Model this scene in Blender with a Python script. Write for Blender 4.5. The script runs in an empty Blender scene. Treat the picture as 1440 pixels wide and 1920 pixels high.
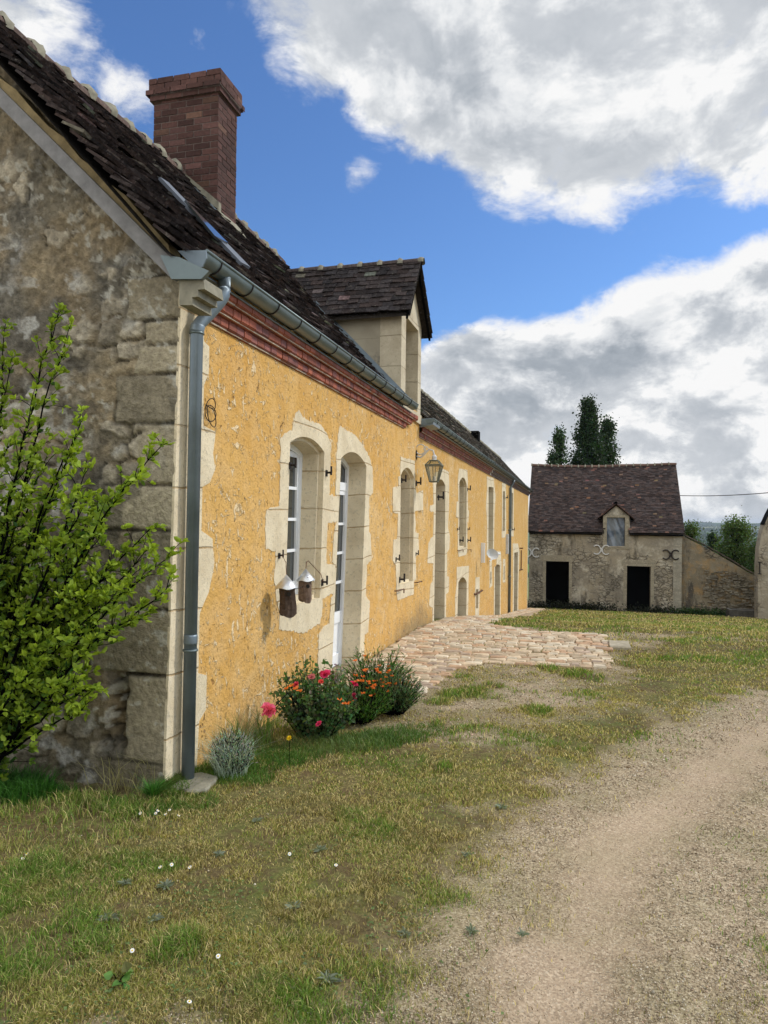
import bpy, bmesh, math, random
import numpy as np
from mathutils import Vector, Matrix
from mathutils.geometry import delaunay_2d_cdt
R = math.radians
rnd = random.Random(7)
rng = np.random.default_rng(11)
S = bpy.context.scene
COL = S.collection

# ------------------------------------------------------------------ camera and survey
F_PX = 1331.0
PSI, TH, RO = 0.26074937, 0.00806821, -0.012
CAM = np.array([0, 0, 1.6])
cF = np.array([-math.sin(PSI)*math.cos(TH), math.cos(PSI)*math.cos(TH), math.sin(TH)])
_r = np.array([math.cos(PSI), math.sin(PSI), 0.]); _u = np.cross(_r, cF)
cR = math.cos(RO)*_r-math.sin(RO)*_u; cU = math.cos(RO)*_u+math.sin(RO)*_r
cd = bpy.data.cameras.new("Camera"); cam = bpy.data.objects.new("Camera", cd); COL.objects.link(cam)
cd.sensor_fit = 'VERTICAL'; cd.sensor_height = 24; cd.sensor_width = 36; cd.lens = F_PX/1920*24
cd.clip_start = .05; cd.clip_end = 20000
cam.matrix_world = Matrix([[cR[0], cU[0], -cF[0], 0], [cR[1], cU[1], -cF[1], 0], [cR[2], cU[2], -cF[2], 1.6], [0, 0, 0, 1]])
S.camera = cam

def ray(x, y): return cF+cR*(x-720)/F_PX-cU*(y-960)/F_PX
def on(ax, v, x, y):
    d = ray(x, y); return CAM+d*((v-CAM[ax])/d[ax])
XF = -2.28            # facade plane of the near house
XG = -2.31            # facade plane of the farther wing
def fac(x, y, X=XF):
    p = on(0, X, x, y); return (p[1], p[2])

# ------------------------------------------------------------------ numpy noise
_LAT = {}
def vnoise(x, y, seed):
    if seed not in _LAT: _LAT[seed] = np.random.default_rng(seed).random((256, 256))
    r = _LAT[seed]
    xi = np.floor(x).astype(int); yi = np.floor(y).astype(int); fx = x-xi; fy = y-yi
    fx = fx*fx*(3-2*fx); fy = fy*fy*(3-2*fy)
    a = r[xi % 256, yi % 256]; b = r[(xi+1) % 256, yi % 256]; c = r[xi % 256, (yi+1) % 256]; d = r[(xi+1) % 256, (yi+1) % 256]
    return (a*(1-fx)+b*fx)*(1-fy)+(c*(1-fx)+d*fx)*fy
def fbm(x, y, scale, seed=0, o=4):
    x = np.asarray(x, float)*scale; y = np.asarray(y, float)*scale; s = 0; a = .5; t = 0
    for i in range(o):
        s = s+a*vnoise(x+17.3*i, y+9.1*i, seed+i); t += a; a *= .5; x = x*2.03; y = y*2.03
    return s/t
def _v1(x, y, seed):
    if seed not in _LAT: _LAT[seed] = np.random.default_rng(seed).random((256, 256))
    r = _LAT[seed]; xi = math.floor(x); yi = math.floor(y); fx = x-xi; fy = y-yi; fx = fx*fx*(3-2*fx); fy = fy*fy*(3-2*fy); a, b, c, d = xi % 256, (xi+1) % 256, yi % 256, (yi+1) % 256
    return (r[a, c]*(1-fx)+r[b, c]*fx)*(1-fy)+(r[a, d]*(1-fx)+r[b, d]*fx)*fy
def f1(x, y, scale, seed=0, o=3):
    x *= scale; y *= scale; s = 0; a = .5; t = 0
    for i in range(o): s += a*_v1(x+17.3*i, y+9.1*i, seed+i); t += a; a *= .5; x *= 2.03; y *= 2.03
    return float(s/t)
def sst(a, b, x): t = np.clip((x-a)/(b-a), 0, 1); return t*t*(3-2*t)

# ------------------------------------------------------------------ object helpers
def tag(o, label=None, cat=None, group=None, kind=None):
    if label: o['label'] = label
    if cat: o['category'] = cat
    if group: o['group'] = group
    if kind: o['kind'] = kind
    return o
def empty(name, loc, label, cat, group=None):
    o = bpy.data.objects.new(name, None); o.location = Vector([float(v) for v in loc]); o.empty_display_size = .2
    COL.objects.link(o); return tag(o, label, cat, group)
def link(name, me, mats=None, parent=None, smooth=False):
    o = bpy.data.objects.new(name, me); COL.objects.link(o)
    for m in (mats if isinstance(mats, (list, tuple)) else [mats]):
        if m: me.materials.append(m)
    if smooth: me.polygons.foreach_set('use_smooth', [True]*len(me.polygons))
    if parent is not None:
        o.parent = parent
        lo = Vector((0, 0, 0)); p = parent
        while p is not None: lo += p.location; p = p.parent
        o.location = -lo
    return o
class MB:
    """collects shapes in world coordinates; build() links them as one mesh object"""
    def __init__(s): s.v = []; s.f = []; s.mi = []; s.c = []; s.col = (1, 1, 1); s.m = 0
    def add(s, vs, fs):
        k = len(s.v); s.v += [tuple(float(q) for q in p) for p in vs]
        for f in fs: s.f.append([i+k for i in f]); s.mi.append(s.m); s.c.append(s.col)
    def box(s, a, b, jit=0, rot=None):
        (x0, y0, z0), (x1, y1, z1) = a, b
        vs = [(x0, y0, z0), (x1, y0, z0), (x1, y1, z0), (x0, y1, z0), (x0, y0, z1), (x1, y0, z1), (x1, y1, z1), (x0, y1, z1)]
        if rot is not None:
            c = Vector(((x0+x1)/2, (y0+y1)/2, (z0+z1)/2)); vs = [c+rot@(Vector(p)-c) for p in vs]
        if jit: vs = [[q+rnd.uniform(-jit, jit) for q in p] for p in vs]
        s.add(vs, [(0, 3, 2, 1), (4, 5, 6, 7), (0, 1, 5, 4), (1, 2, 6, 5), (2, 3, 7, 6), (3, 0, 4, 7)])
    def prism(s, pts, d):
        """closed polygon pts extruded by the vector d"""
        n = len(pts); p = [Vector([float(q) for q in a]) for a in pts]; d = Vector(d)
        s.add(p+[a+d for a in p], [list(range(n))[::-1], list(range(n, 2*n))]+[(i, (i+1) % n, n+(i+1) % n, n+i) for i in range(n)])
    def tube(s, path, r, n=8, cap=True, rr=None):
        P = [Vector([float(q) for q in a]) for a in path]; m = len(P); vs = []; up = Vector((0, 0, 1))
        for i, p in enumerate(P):
            t = (P[min(i+1, m-1)]-P[max(i-1, 0)]).normalized()
            a = t.cross(up)
            if a.length < .1: a = t.cross(Vector((0, 1, 0)))
            a.normalize(); b = t.cross(a).normalized()
            q = rr[i] if rr else r
            for k in range(n):
                th = 2*math.pi*k/n; vs.append(p+a*math.cos(th)*q+b*math.sin(th)*q)
        fs = [(i*n+k, i*n+(k+1) % n, (i+1)*n+(k+1) % n, (i+1)*n+k) for i in range(m-1) for k in range(n)]
        if cap: fs += [list(range(n))[::-1], list(range((m-1)*n, m*n))]
        s.add(vs, fs)
    def build(s, name, mats, parent=None, smooth=False):
        me = bpy.data.meshes.new(name); me.from_pydata(s.v, [], s.f)
        me.polygons.foreach_set('material_index', s.mi)
        if any(c != (1, 1, 1) for c in s.c):
            ca = me.color_attributes.new('Col', 'FLOAT_COLOR', 'CORNER')
            arr = []
            for f, c in zip(s.f, s.c): arr += [c[0], c[1], c[2], 1.0]*len(f)
            ca.data.foreach_set('color', arr)
        o = link(name, me, mats, parent, smooth)
        return o
def np_mesh(name, V, Fq, mats, parent=None, col=None, smooth=False, nside=None):
    """V (n,3); Fq (m,k); col (n,3) per vertex"""
    me = bpy.data.meshes.new(name); V = np.asarray(V, np.float32); Fq = np.asarray(Fq, np.int32)
    me.vertices.add(len(V)); me.vertices.foreach_set('co', V.ravel())
    k = Fq.shape[1]; me.loops.add(Fq.size); me.loops.foreach_set('vertex_index', Fq.ravel())
    me.polygons.add(len(Fq)); me.polygons.foreach_set('loop_start', np.arange(0, Fq.size, k, dtype=np.int32))
    me.update(calc_edges=True)
    if col is not None:
        ca = me.color_attributes.new('Col', 'FLOAT_COLOR', 'POINT')
        c4 = np.ones((len(V), 4), np.float32); c4[:, :3] = col; ca.data.foreach_set('color', c4.ravel())
    return link(name, me, mats, parent, smooth)
def grid_faces(nu, nv, base=0):
    i = np.arange(nu-1)[:, None]*nv+np.arange(nv-1)[None, :]; i = i.ravel()+base
    return np.stack([i, i+nv, i+nv+1, i+1], 1)
def inpoly(px, py, poly):
    px = np.asarray(px); py = np.asarray(py); r = np.zeros(px.shape, bool); n = len(poly)
    for i in range(n):
        x1, y1 = poly[i]; x2, y2 = poly[(i+1) % n]
        if y1 == y2: continue
        c = ((y1 > py) != (y2 > py)) & (px < (x2-x1)*(py-y1)/(y2-y1)+x1); r ^= c
    return r
def sheet(outer, holes, extra=()):
    """2D triangulation of a polygon with holes -> verts, tris"""
    vs = []; es = []
    for poly in [outer]+list(holes):
        k = len(vs); vs += [Vector((float(a), float(b))) for a, b in poly]; n = len(poly)
        es += [(k+i, k+(i+1) % n) for i in range(n)]
    vs += [Vector((float(a), float(b))) for a, b in extra]
    r = delaunay_2d_cdt(vs, es, [], 0, 1e-5)
    V = r[0]; T = [f for f in r[2]]
    out = []
    c = np.array([[sum(V[i][0] for i in f)/3, sum(V[i][1] for i in f)/3] for f in T])
    ok = inpoly(c[:, 0], c[:, 1], outer)
    for h in holes: ok &= ~inpoly(c[:, 0], c[:, 1], h)
    return [(v[0], v[1]) for v in V], [T[i] for i in range(len(T)) if ok[i]]
def ragged(poly, step=.05, amp=.012, seed=1, lock=None):
    r = random.Random(seed); out = []; n = len(poly)
    for i in range(n):
        a = poly[i]; b = poly[(i+1) % n]; L = math.dist(a, b); k = max(1, int(L/step))
        for j in range(k):
            t = j/k; out.append((a[0]+(b[0]-a[0])*t+(r.uniform(-amp, amp) if j else 0), a[1]+(b[1]-a[1])*t+(r.uniform(-amp, amp) if j else 0)))
    return out

# ------------------------------------------------------------------ node helpers
class NT:
    def __init__(s, name):
        s.mat = bpy.data.materials.new(name); s.mat.use_nodes = True; s.t = s.mat.node_tree; s.t.nodes.clear(); s.L = s.t.links
    def n(s, typ, **kw):
        nd = s.t.nodes.new(typ)
        for k, v in kw.items(): setattr(nd, k, v)
        return nd
    def put(s, sock, v):
        if isinstance(v, bpy.types.NodeSocket): s.L.new(v, sock)
        elif isinstance(v, (tuple, list)) and len(v) == 3 and sock.type == 'RGBA': sock.default_value = (*v, 1)
        else: sock.default_value = v
    def co(s, kind='Object', sc=(1, 1, 1), rot=None):
        if kind == 'World': o = s.n('ShaderNodeNewGeometry').outputs['Position']
        else: o = s.n('ShaderNodeTexCoord').outputs[kind]
        m = s.n('ShaderNodeMapping'); s.L.new(o, m.inputs[0]); m.inputs['Scale'].default_value = sc
        if rot: m.inputs['Rotation'].default_value = rot
        return m.outputs[0]
    def noise(s, v, sc, det=4, ro=.55, dist=0, out='Fac'):
        n = s.n('ShaderNodeTexNoise'); s.L.new(v, n.inputs['Vector']); n.inputs['Scale'].default_value = sc
        n.inputs['Detail'].default_value = det; n.inputs['Roughness'].default_value = ro; n.inputs['Distortion'].default_value = dist
        return n.outputs[out]
    def vor(s, v, sc, feat='F1', out='Distance', rnd_=1):
        n = s.n('ShaderNodeTexVoronoi', feature=feat); s.L.new(v, n.inputs['Vector']); n.inputs['Scale'].default_value = sc
        n.inputs['Randomness'].default_value = rnd_; return n.outputs[out]
    def m(s, op, a, b=0, c=0, clamp=False):
        n = s.n('ShaderNodeMath', operation=op, use_clamp=clamp); s.put(n.inputs[0], a); s.put(n.inputs[1], b)
        if len(n.inputs) > 2: s.put(n.inputs[2], c)
        return n.outputs[0]
    def rng(s, v, a, b, c=0, d=1, smooth=True):
        n = s.n('ShaderNodeMapRange'); n.interpolation_type = 'SMOOTHSTEP' if smooth else 'LINEAR'
        s.put(n.inputs[0], v); n.inputs[1].default_value = a; n.inputs[2].default_value = b; n.inputs[3].default_value = c; n.inputs[4].default_value = d
        return n.outputs[0]
    def mix(s, f, a, b, mode='MIX'):
        n = s.n('ShaderNodeMix', data_type='RGBA', blend_type=mode); s.put(n.inputs[0], f); s.put(n.inputs[6], a); s.put(n.inputs[7], b); return n.outputs[2]
    def ramp(s, f, stops):
        n = s.n('ShaderNodeValToRGB'); s.put(n.inputs[0], f); e = n.color_ramp.elements
        while len(e) < len(stops): e.new(.5)
        for el, (p, c) in zip(e, stops): el.position = p; el.color = (*c, 1)
        return n.outputs[0]
    def attr(s, name='Col'): return s.n('ShaderNodeAttribute', attribute_name=name).outputs['Color']
    def sep(s, v):
        n = s.n('ShaderNodeSeparateXYZ'); s.L.new(v, n.inputs[0]); return n.outputs
    def bump(s, h, strength=.5, dist=.01, nrm=None):
        n = s.n('ShaderNodeBump'); s.put(n.inputs['Height'], h); n.inputs['Strength'].default_value = strength; n.inputs['Distance'].default_value = dist
        if nrm is not None: s.L.new(nrm, n.inputs['Normal'])
        return n.outputs[0]
    def out(s, color, rough=.85, nrm=None, metal=0, spec=.3, **kw):
        b = s.n('ShaderNodeBsdfPrincipled'); s.put(b.inputs['Base Color'], color); s.put(b.inputs['Roughness'], rough)
        b.inputs['Metallic'].default_value = metal; b.inputs['Specular IOR Level'].default_value = spec
        for k, v in kw.items(): s.put(b.inputs[k], v)
        if nrm is not None: s.L.new(nrm, b.inputs['Normal'])
        o = s.n('ShaderNodeOutputMaterial'); s.L.new(b.outputs[0], o.inputs[0]); s.b = b; return s.mat

def mat_plaster():
    t = NT('ochre_plaster'); w = t.co('World'); wv = t.co('World', (1, 1, .42))
    big = t.noise(w, .9, 3); mid = t.noise(w, 6, 5)
    c = t.mix(t.rng(big, .35, .7), (.65, .39, .12), (.61, .34, .09))
    c = t.mix(t.rng(mid, .35, .7, 0, .55), c, (.70, .46, .20))
    streak = t.noise(t.co('World', (1, 2.2, .22)), 1.6, 5, .6); c = t.mix(t.rng(streak, .45, .7, 0, .5), c, (.56, .315, .09)); c = t.mix(t.rng(t.noise(w, .75, 4, .6), .52, .7, 0, .5), c, (.74, .53, .27))
    # cream flint and straw flecks, pits left by the trowel
    wr = t.co('World', (1, 1, .5), (.35, 0, 0)); wq = t.co('World', (1, .6, 1), (-.7, 0, 0))
    zone = t.noise(w, 1.7, 3)
    f1_ = t.noise(wr, 24, 4, .6, .6); fl = t.rng(t.m('ADD', f1_, t.m('MULTIPLY', zone, .16)), .675, .715)
    f2_ = t.noise(wq, 17, 4, .6, .8); fl = t.m('MAXIMUM', fl, t.rng(t.m('ADD', f2_, t.m('MULTIPLY', zone, .12)), .68, .72))
    c = t.mix(t.m('MULTIPLY', fl, .8), c, (.83, .67, .42))
    v2 = t.mix(.3, t.co('World', (1, 1, .7)), t.noise(w, 11, 4, out='Color'), 'ADD')
    f2 = t.vor(v2, 3.1); p2 = t.rng(t.sep(t.vor(v2, 3.1, out='Color'))[1], .60, .64)
    sp = t.m('MULTIPLY', t.rng(t.m('ADD', f2, t.m('MULTIPLY', t.noise(w, 26, 4, .7), .3)), .26, .31, 1, 0), p2)
    c = t.mix(t.m('MULTIPLY', sp, .85), c, (.64, .54, .37))
    f3_ = t.noise(t.co('World', (1, 1, .6), (.5, 0, 0)), 29, 3, .6, .5); pit = t.m('MULTIPLY', t.rng(f3_, .64, .68), t.rng(zone, .3, .5))
    c = t.mix(t.m('MULTIPLY', pit, .7), c, (.30, .15, .05))
    f4 = t.vor(v2, 4.7); pick4 = t.rng(t.sep(t.vor(v2, 4.7, out='Color'))[0], .8, .84)
    pit4 = t.m('MULTIPLY', t.rng(t.m('ADD', f4, t.m('MULTIPLY', t.noise(w, 40, 3), .12)), .11, .16, 1, 0), pick4)
    c = t.mix(t.m('MULTIPLY', pit4, .75), c, (.20, .11, .06)); wv = wr
    # grey damp and splash dirt low on the wall
    col = t.attr(); zz = t.sep(col)[0]
    c = t.mix(t.m('MULTIPLY', t.rng(t.m('ADD', zz, t.m('MULTIPLY', t.noise(w, 3, 4), .9)), .95, 1.5), .7), c, (.27, .2, .11))
    h = t.m('ADD', t.m('MULTIPLY', t.noise(w, 38, 5, .65), .55), t.m('MULTIPLY', t.noise(wv, 11, 3), .8))
    h = t.m('ADD', h, t.m('MULTIPLY', fl, .5)); h = t.m('SUBTRACT', h, t.m('MULTIPLY', t.m('ADD', pit, pit4), .7))
    h = t.m('SUBTRACT', h, t.m('MULTIPLY', sp, .3))
    return t.out(c, .95, t.bump(h, 1., .028), spec=.1)
def mat_stone(name='limestone', base=(.72, .62, .43), dark=(.60, .50, .33), joint=.36, jw=.022, lich=.25, jc=(.44, .30, .15)):
    t = NT(name); w = t.co('World'); n1 = t.noise(w, 3.5, 4); n2 = t.noise(w, 34, 5, .7)
    c = t.mix(t.rng(n1, .35, .7), base, dark)
    c = t.mix(t.rng(n2, .54, .66, 0, .6), c, (.36, .31, .22))
    c = t.mix(t.rng(t.noise(w, 15, 4), .5, .7, 0, .3), c, (.72, .64, .48))
    if lich: c = t.mix(t.m('MULTIPLY', t.rng(t.noise(w, 5.5, 6, .7), .6, .68), lich), c, (.22, .21, .19))
    z = t.sep(w)[2]; oi = t.n('ShaderNodeObjectInfo').outputs['Random']
    zz = t.m('ADD', t.m('ADD', z, t.m('ADD', t.m('MULTIPLY', t.noise(w, .55, 1), .25), t.m('MULTIPLY', t.noise(w, 22, 2), .012))), t.m('MULTIPLY', oi, joint))
    fr = t.m('FRACT', t.m('DIVIDE', zz, joint)); j = t.m('LESS_THAN', fr, jw)
    jj = t.rng(t.m('ABSOLUTE', t.m('SUBTRACT', fr, .5)), .5-jw, .5-jw*.4)
    c = t.mix(t.m('MULTIPLY', jj, t.rng(t.noise(w, 4, 2), .3, .6, .45, .95)), c, jc)
    pits = t.rng(t.vor(w, 60), .1, .25, 1, 0)
    h = t.m('SUBTRACT', t.m('ADD', t.m('MULTIPLY', n2, .6), t.m('MULTIPLY', n1, .5)), t.m('ADD', t.m('MULTIPLY', jj, .8), t.m('MULTIPLY', pits, .3)))
    return t.out(c, .92, t.bump(h, .8, .014), spec=.15)
def mat_col(name, rough=.85, vary=.25, sc=20, bump=.3, bd=.005, spec=.25, lich=None, lsc=9, lth=.62, metal=0):
    """colour comes from the pieces themselves (tiles, bricks, stones), with fine weathering"""
    t = NT(name); w = t.co('World'); c = t.attr(); n = t.noise(w, sc, 5, .65)
    c = t.mix(1.0, c, t.ramp(n, [(.25, (1-vary,)*3), (.75, (1+vary,)*3)]), 'MULTIPLY')
    if lich:
        f = t.m('MULTIPLY', t.rng(t.noise(w, lsc, 6, .75), lth, lth+.07), .85); c = t.mix(f, c, lich)
    return t.out(c, rough, t.bump(t.m('ADD', n, t.m('MULTIPLY', t.noise(w, sc*.3, 3), .7)), bump, bd), spec=spec, metal=metal)
def mat_leaf(name, trans=.35, rough=.5):
    t = NT(name); c = t.attr(); b = t.n('ShaderNodeBsdfPrincipled'); t.L.new(c, b.inputs['Base Color']); b.inputs['Roughness'].default_value = rough
    b.inputs['Specular IOR Level'].default_value = .25
    tr = t.n('ShaderNodeBsdfTranslucent'); t.L.new(t.mix(1, c, (1.25, 1.3, .6), 'MULTIPLY'), tr.inputs[0])
    mx = t.n('ShaderNodeMixShader'); mx.inputs[0].default_value = trans; t.L.new(b.outputs[0], mx.inputs[1]); t.L.new(tr.outputs[0], mx.inputs[2])
    o = t.n('ShaderNodeOutputMaterial'); t.L.new(mx.outputs[0], o.inputs[0]); return t.mat
def mat_flat(name, c, rough=.6, metal=0, spec=.4, vary=.12, sc=15, bump=.1):
    t = NT(name); w = t.co('World'); n = t.noise(w, sc, 5, .6)
    cc = t.mix(1., c, t.ramp(n, [(.25, (1-vary,)*3), (.75, (1+vary,)*3)]), 'MULTIPLY')
    return t.out(cc, t.rng(n, .3, .7, max(0, rough-.08), min(1, rough+.08)), t.bump(n, bump, .004), metal=metal, spec=spec)
def mat_old_render(name, c1, c2, c3, dark, dk=.52, sc=.45):
    t = NT(name); w = t.co('World'); st = t.co('World', (1, 1, .3))
    c = t.mix(t.rng(t.noise(w, sc, 5, .6), .38, .62), c1, c2)
    c = t.mix(t.rng(t.noise(w, sc*3.1, 6, .7), .45, .68), c, c3)
    c = t.mix(t.m('MULTIPLY', t.rng(t.noise(st, sc*2.2, 6, .72), dk, dk+.13), .8), c, dark)
    c = t.mix(t.rng(t.noise(w, 9, 5, .7), .58, .72, 0, .6), c, (.33, .31, .26))
    c = t.mix(t.rng(t.vor(w, 5.5), .05, .16, .55, 0), c, (.42, .38, .3))
    vs_ = t.mix(.5, t.co('World', (1, 1, 1.7)), t.noise(w, 3, 4, out='Color'), 'ADD'); ed = t.vor(vs_, 3.2, 'DISTANCE_TO_EDGE'); show = t.rng(t.noise(w, .55, 4, .6), .5, .58)
    c = t.mix(t.m('MULTIPLY', t.rng(ed, .02, .09, .75, 0), show), c, dark)
    h = t.m('ADD', t.noise(w, 4, 6, .7), t.m('ADD', t.m('MULTIPLY', t.noise(w, 22, 4), .4), t.m('MULTIPLY', t.m('MULTIPLY', t.rng(ed, .02, .14), show), .8)))
    return t.out(c, .95, t.bump(h, .8, .05), spec=.1)

M = {}
M['plaster'] = mat_plaster()
M['lime'] = mat_stone()
M['lime_clean'] = mat_stone('dormer_stone', (.56, .49, .35), (.46, .39, .27), .42, .014, .12, (.3, .24, .15))
M['lime_dirty'] = mat_stone('weathered_stone', (.40, .355, .26), (.29, .255, .18), .5, .012, .8, (.16, .13, .09))
M['tile'] = mat_col('old_roof_tile', .92, .55, 24, 1., .03, .1, (.15, .135, .11), 19, .585)
M['barntile'] = mat_col('barn_roof_tile', .9, .4, 9, .6, .02, .12, (.2, .18, .15), 5, .66)
M['brick'] = mat_col('brickwork', .85, .35, 30, .7, .006, .2, (.25, .23, .2), 7, .66)
M['cornice'] = mat_col('cornice_brick', .7, .35, 22, .5, .005, .4)
M['stonecol'] = mat_col('paving_stone', .9, .28, 14, .6, .012, .15, (.30, .17, .10), 5, .6)
M['rubble'] = mat_col('rubble_wall', .95, .42, 30, 1, .03, .1, (.36, .35, .31), 13, .66)
M['pebble'] = mat_col('pebble', .9, .15, 60, 0, .001, .15)
M['zinc'] = mat_flat('zinc', (.14, .175, .175), .42, .55, .5, .22, 7)
M['zincd'] = mat_flat('zinc_pipe', (.17, .21, .235), .45, .5, .5, .25, 4)
M['white'] = mat_flat('white_paint', (.78, .8, .8), .45, 0, .5, .04, 6)
M['iron'] = mat_flat('black_iron', (.03, .024, .022), .7, .3, .3, .3)
M['rust'] = mat_flat('rusty_iron', (.12, .055, .03), .8, .2, .3, .4, 30)
M['paleiron'] = mat_flat('pale_painted_iron', (.55, .55, .53), .6, .1, .4, .2)
M['wood'] = mat_col('weathered_wood', .9, .35, 30, .8, .01, .1)
M['bark'] = mat_flat('bark', (.09, .07, .05), .95, 0, .1, .5, 40, 1.)
M['alu'] = mat_flat('sheet_metal', (.62, .63, .62), .42, .75, .5, .12, 20)
M['dark'] = mat_flat('dark_interior', (.03, .028, .025), .95, 0, .05)
M['leaf'] = mat_leaf('leaf'); M['blade'] = mat_leaf('grass_blade', .3, .6); M['petal'] = mat_leaf('petal', .25, .6)
def mat_glass(name, tint=(.035, .04, .038)):
    t = NT(name); w = t.co('World'); return t.out(tint, .06, t.bump(t.noise(w, 2.2, 2), .06, .02), spec=.6)
M['glass'] = mat_glass('window_glass')
def mat_clear():
    t = NT('lantern_glass'); g = t.n('ShaderNodeBsdfGlossy'); g.inputs['Roughness'].default_value = .1
    tr = t.n('ShaderNodeBsdfTransparent'); tr.inputs[0].default_value = (.86, .88, .84, 1); mx = t.n('ShaderNodeMixShader'); mx.inputs[0].default_value = .22
    t.L.new(tr.outputs[0], mx.inputs[1]); t.L.new(g.outputs[0], mx.inputs[2]); o = t.n('ShaderNodeOutputMaterial'); t.L.new(mx.outputs[0], o.inputs[0]); return t.mat
M['clear'] = mat_clear()
M['barnwall'] = mat_old_render('barn_render', (.36, .31, .22), (.235, .21, .165), (.48, .44, .35), (.075, .065, .05), .52)
M['sidewall'] = mat_old_render('side_wall_render', (.25, .215, .15), (.20, .17, .12), (.32, .22, .11), (.06, .055, .05), .5, .7)
M['mortar'] = mat_flat('verge_mortar', (.30, .23, .12), .95, 0, .1, .55, 9, 1.)
M['cement'] = mat_flat('cement', (.24, .225, .17), .95, 0, .1, .35, 14, .8)
M['greyboard'] = mat_flat('grey_board', (.22, .215, .21), .85, 0, .2, .3, 12, .5)

# ------------------------------------------------------------------ terrain
HY = [-50, 0, 5, 8, 10.5, 12.9, 15.6, 23.1, 30.6, 38.4, 41, 55, 120, 400, 1000, 2000, 2800, 3600, 4300, 5200, 6400]
HZ = [.05, 0, 0, -.05, -.07, -.24, -.57, -1.52, -2.29, -3.12, -3.36, -4.6, -11, -30, -50, -52, -42, -30, 2, -25, -60]
def hz(y): return np.interp(y, HY, HZ)
def gz(x, y):
    if np.ndim(x) == 0: x = np.array([float(x)]); y = np.array([float(y)]); return float(gz(x, y)[0])
    x = np.asarray(x, float); y = np.asarray(y, float)
    near = (fbm(x, y, 1.3, 40)-.5)*.05*sst(60, 20, y)
    far = sst(300, 1500, y)*((fbm(x, y, 1/900., 50, 3)-.5)*26-6*sst(0, 1600, x-.23*y))
    return hz(y)+near+far
def w0(x, y):
    p = on(2, 0, x, y); return (p[0], p[1])
TRACK = [w0(*p) for p in [(985, 1990), (1030, 1830), (1100, 1680), (1150, 1600), (1220, 1530), (1300, 1468), (1370, 1420), (1440, 1375), (1530, 1325), (1700, 1250)]]
GRASS_POLY = [w0(*p) for p in [(-900, 1990), (820, 1990), (870, 1850), (900, 1740), (960, 1640), (1060, 1500), (1120, 1440), (1230, 1400), (1330, 1330), (1440, 1290), (1600, 1230), (1600, 1185), (1250, 1180), (1170, 1210), (1180, 1260), (1080, 1330), (960, 1400), (830, 1400), (770, 1340), (700, 1300), (360, 1440), (300, 1440), (-900, 1440)]]
GRAVEL_POLY = [w0(*p) for p in [(1160, 1160), (1500, 1165), (1500, 1185), (1300, 1200), (1180, 1225), (1150, 1250)]]
def seg_dist(x, y, path):
    d = np.full(np.shape(x), 1e9)
    for (ax, ay), (bx, by) in zip(path[:-1], path[1:]):
        L = (bx-ax)**2+(by-ay)**2; t = np.clip(((x-ax)*(bx-ax)+(y-ay)*(by-ay))/L, 0, 1)
        d = np.minimum(d, np.hypot(x-ax-t*(bx-ax), y-ay-t*(by-ay)))
    return d
def edge_dist(x, y, poly):
    d = seg_dist(x, y, list(poly)+[poly[0]]); return np.where(inpoly(x, y, poly), d, -d)
TUFTS = [(w0(833, 1440), .10), (w0(880, 1292), .22), (w0(850, 1300), .2), (w0(925, 1282), .16), (w0(1080, 1255), .26), (w0(1030, 1245), .2), (w0(912, 1232), .14), (w0(850, 1388), .09), (w0(820, 1360), .09), (w0(1110, 1262), .2), (w0(700, 1400), .14), (w0(330, 1785), .16), (w0(60, 1640), .22), (w0(890, 1790), .05), (w0(1180, 1240), .12), (w0(1010, 1330), .2), (w0(820, 1315), .13)]
def cover(x, y):
    """share of grass 0..1, track 0..1"""
    n = fbm(x, y, 1.1, 3)-.5; n2 = fbm(x, y, 4.5, 9)-.5
    g = sst(-.35, .3, edge_dist(x, y, GRASS_POLY)+n*1.3+n2*.7)
    g = np.maximum(g, sst(11.3, 12.2, y)*sst(.36, .5, fbm(x, y, .35, 77)+.09))
    far = sst(16, 30, y)*(1-sst(-.6, 0.2, -x-1.2)); g = np.maximum(g, far)
    for (tx, ty), r in TUFTS: g = np.maximum(g, sst(r*1.25, r*.5, np.hypot(x-tx, (y-ty)*.8)+n2*.15))
    d = seg_dist(x, y, TRACK); tr = .9*sst(.36, -.02, d+n2*.34+n*.12)
    g = g*(1-sst(.75, .25, d)*.93)
    g = np.maximum(g, .42*sst(.45, .9, d)*(x < .245*y)*sst(.40, .58, fbm(x, y, 3.1, 23)))
    # strip of sparse green on the far side of the track
    g = np.maximum(g, .5*sst(.5, 1.0, d)*sst(.44, .6, fbm(x, y, 2.3, 21)))
    return np.clip(g, 0, 1), tr
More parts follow.
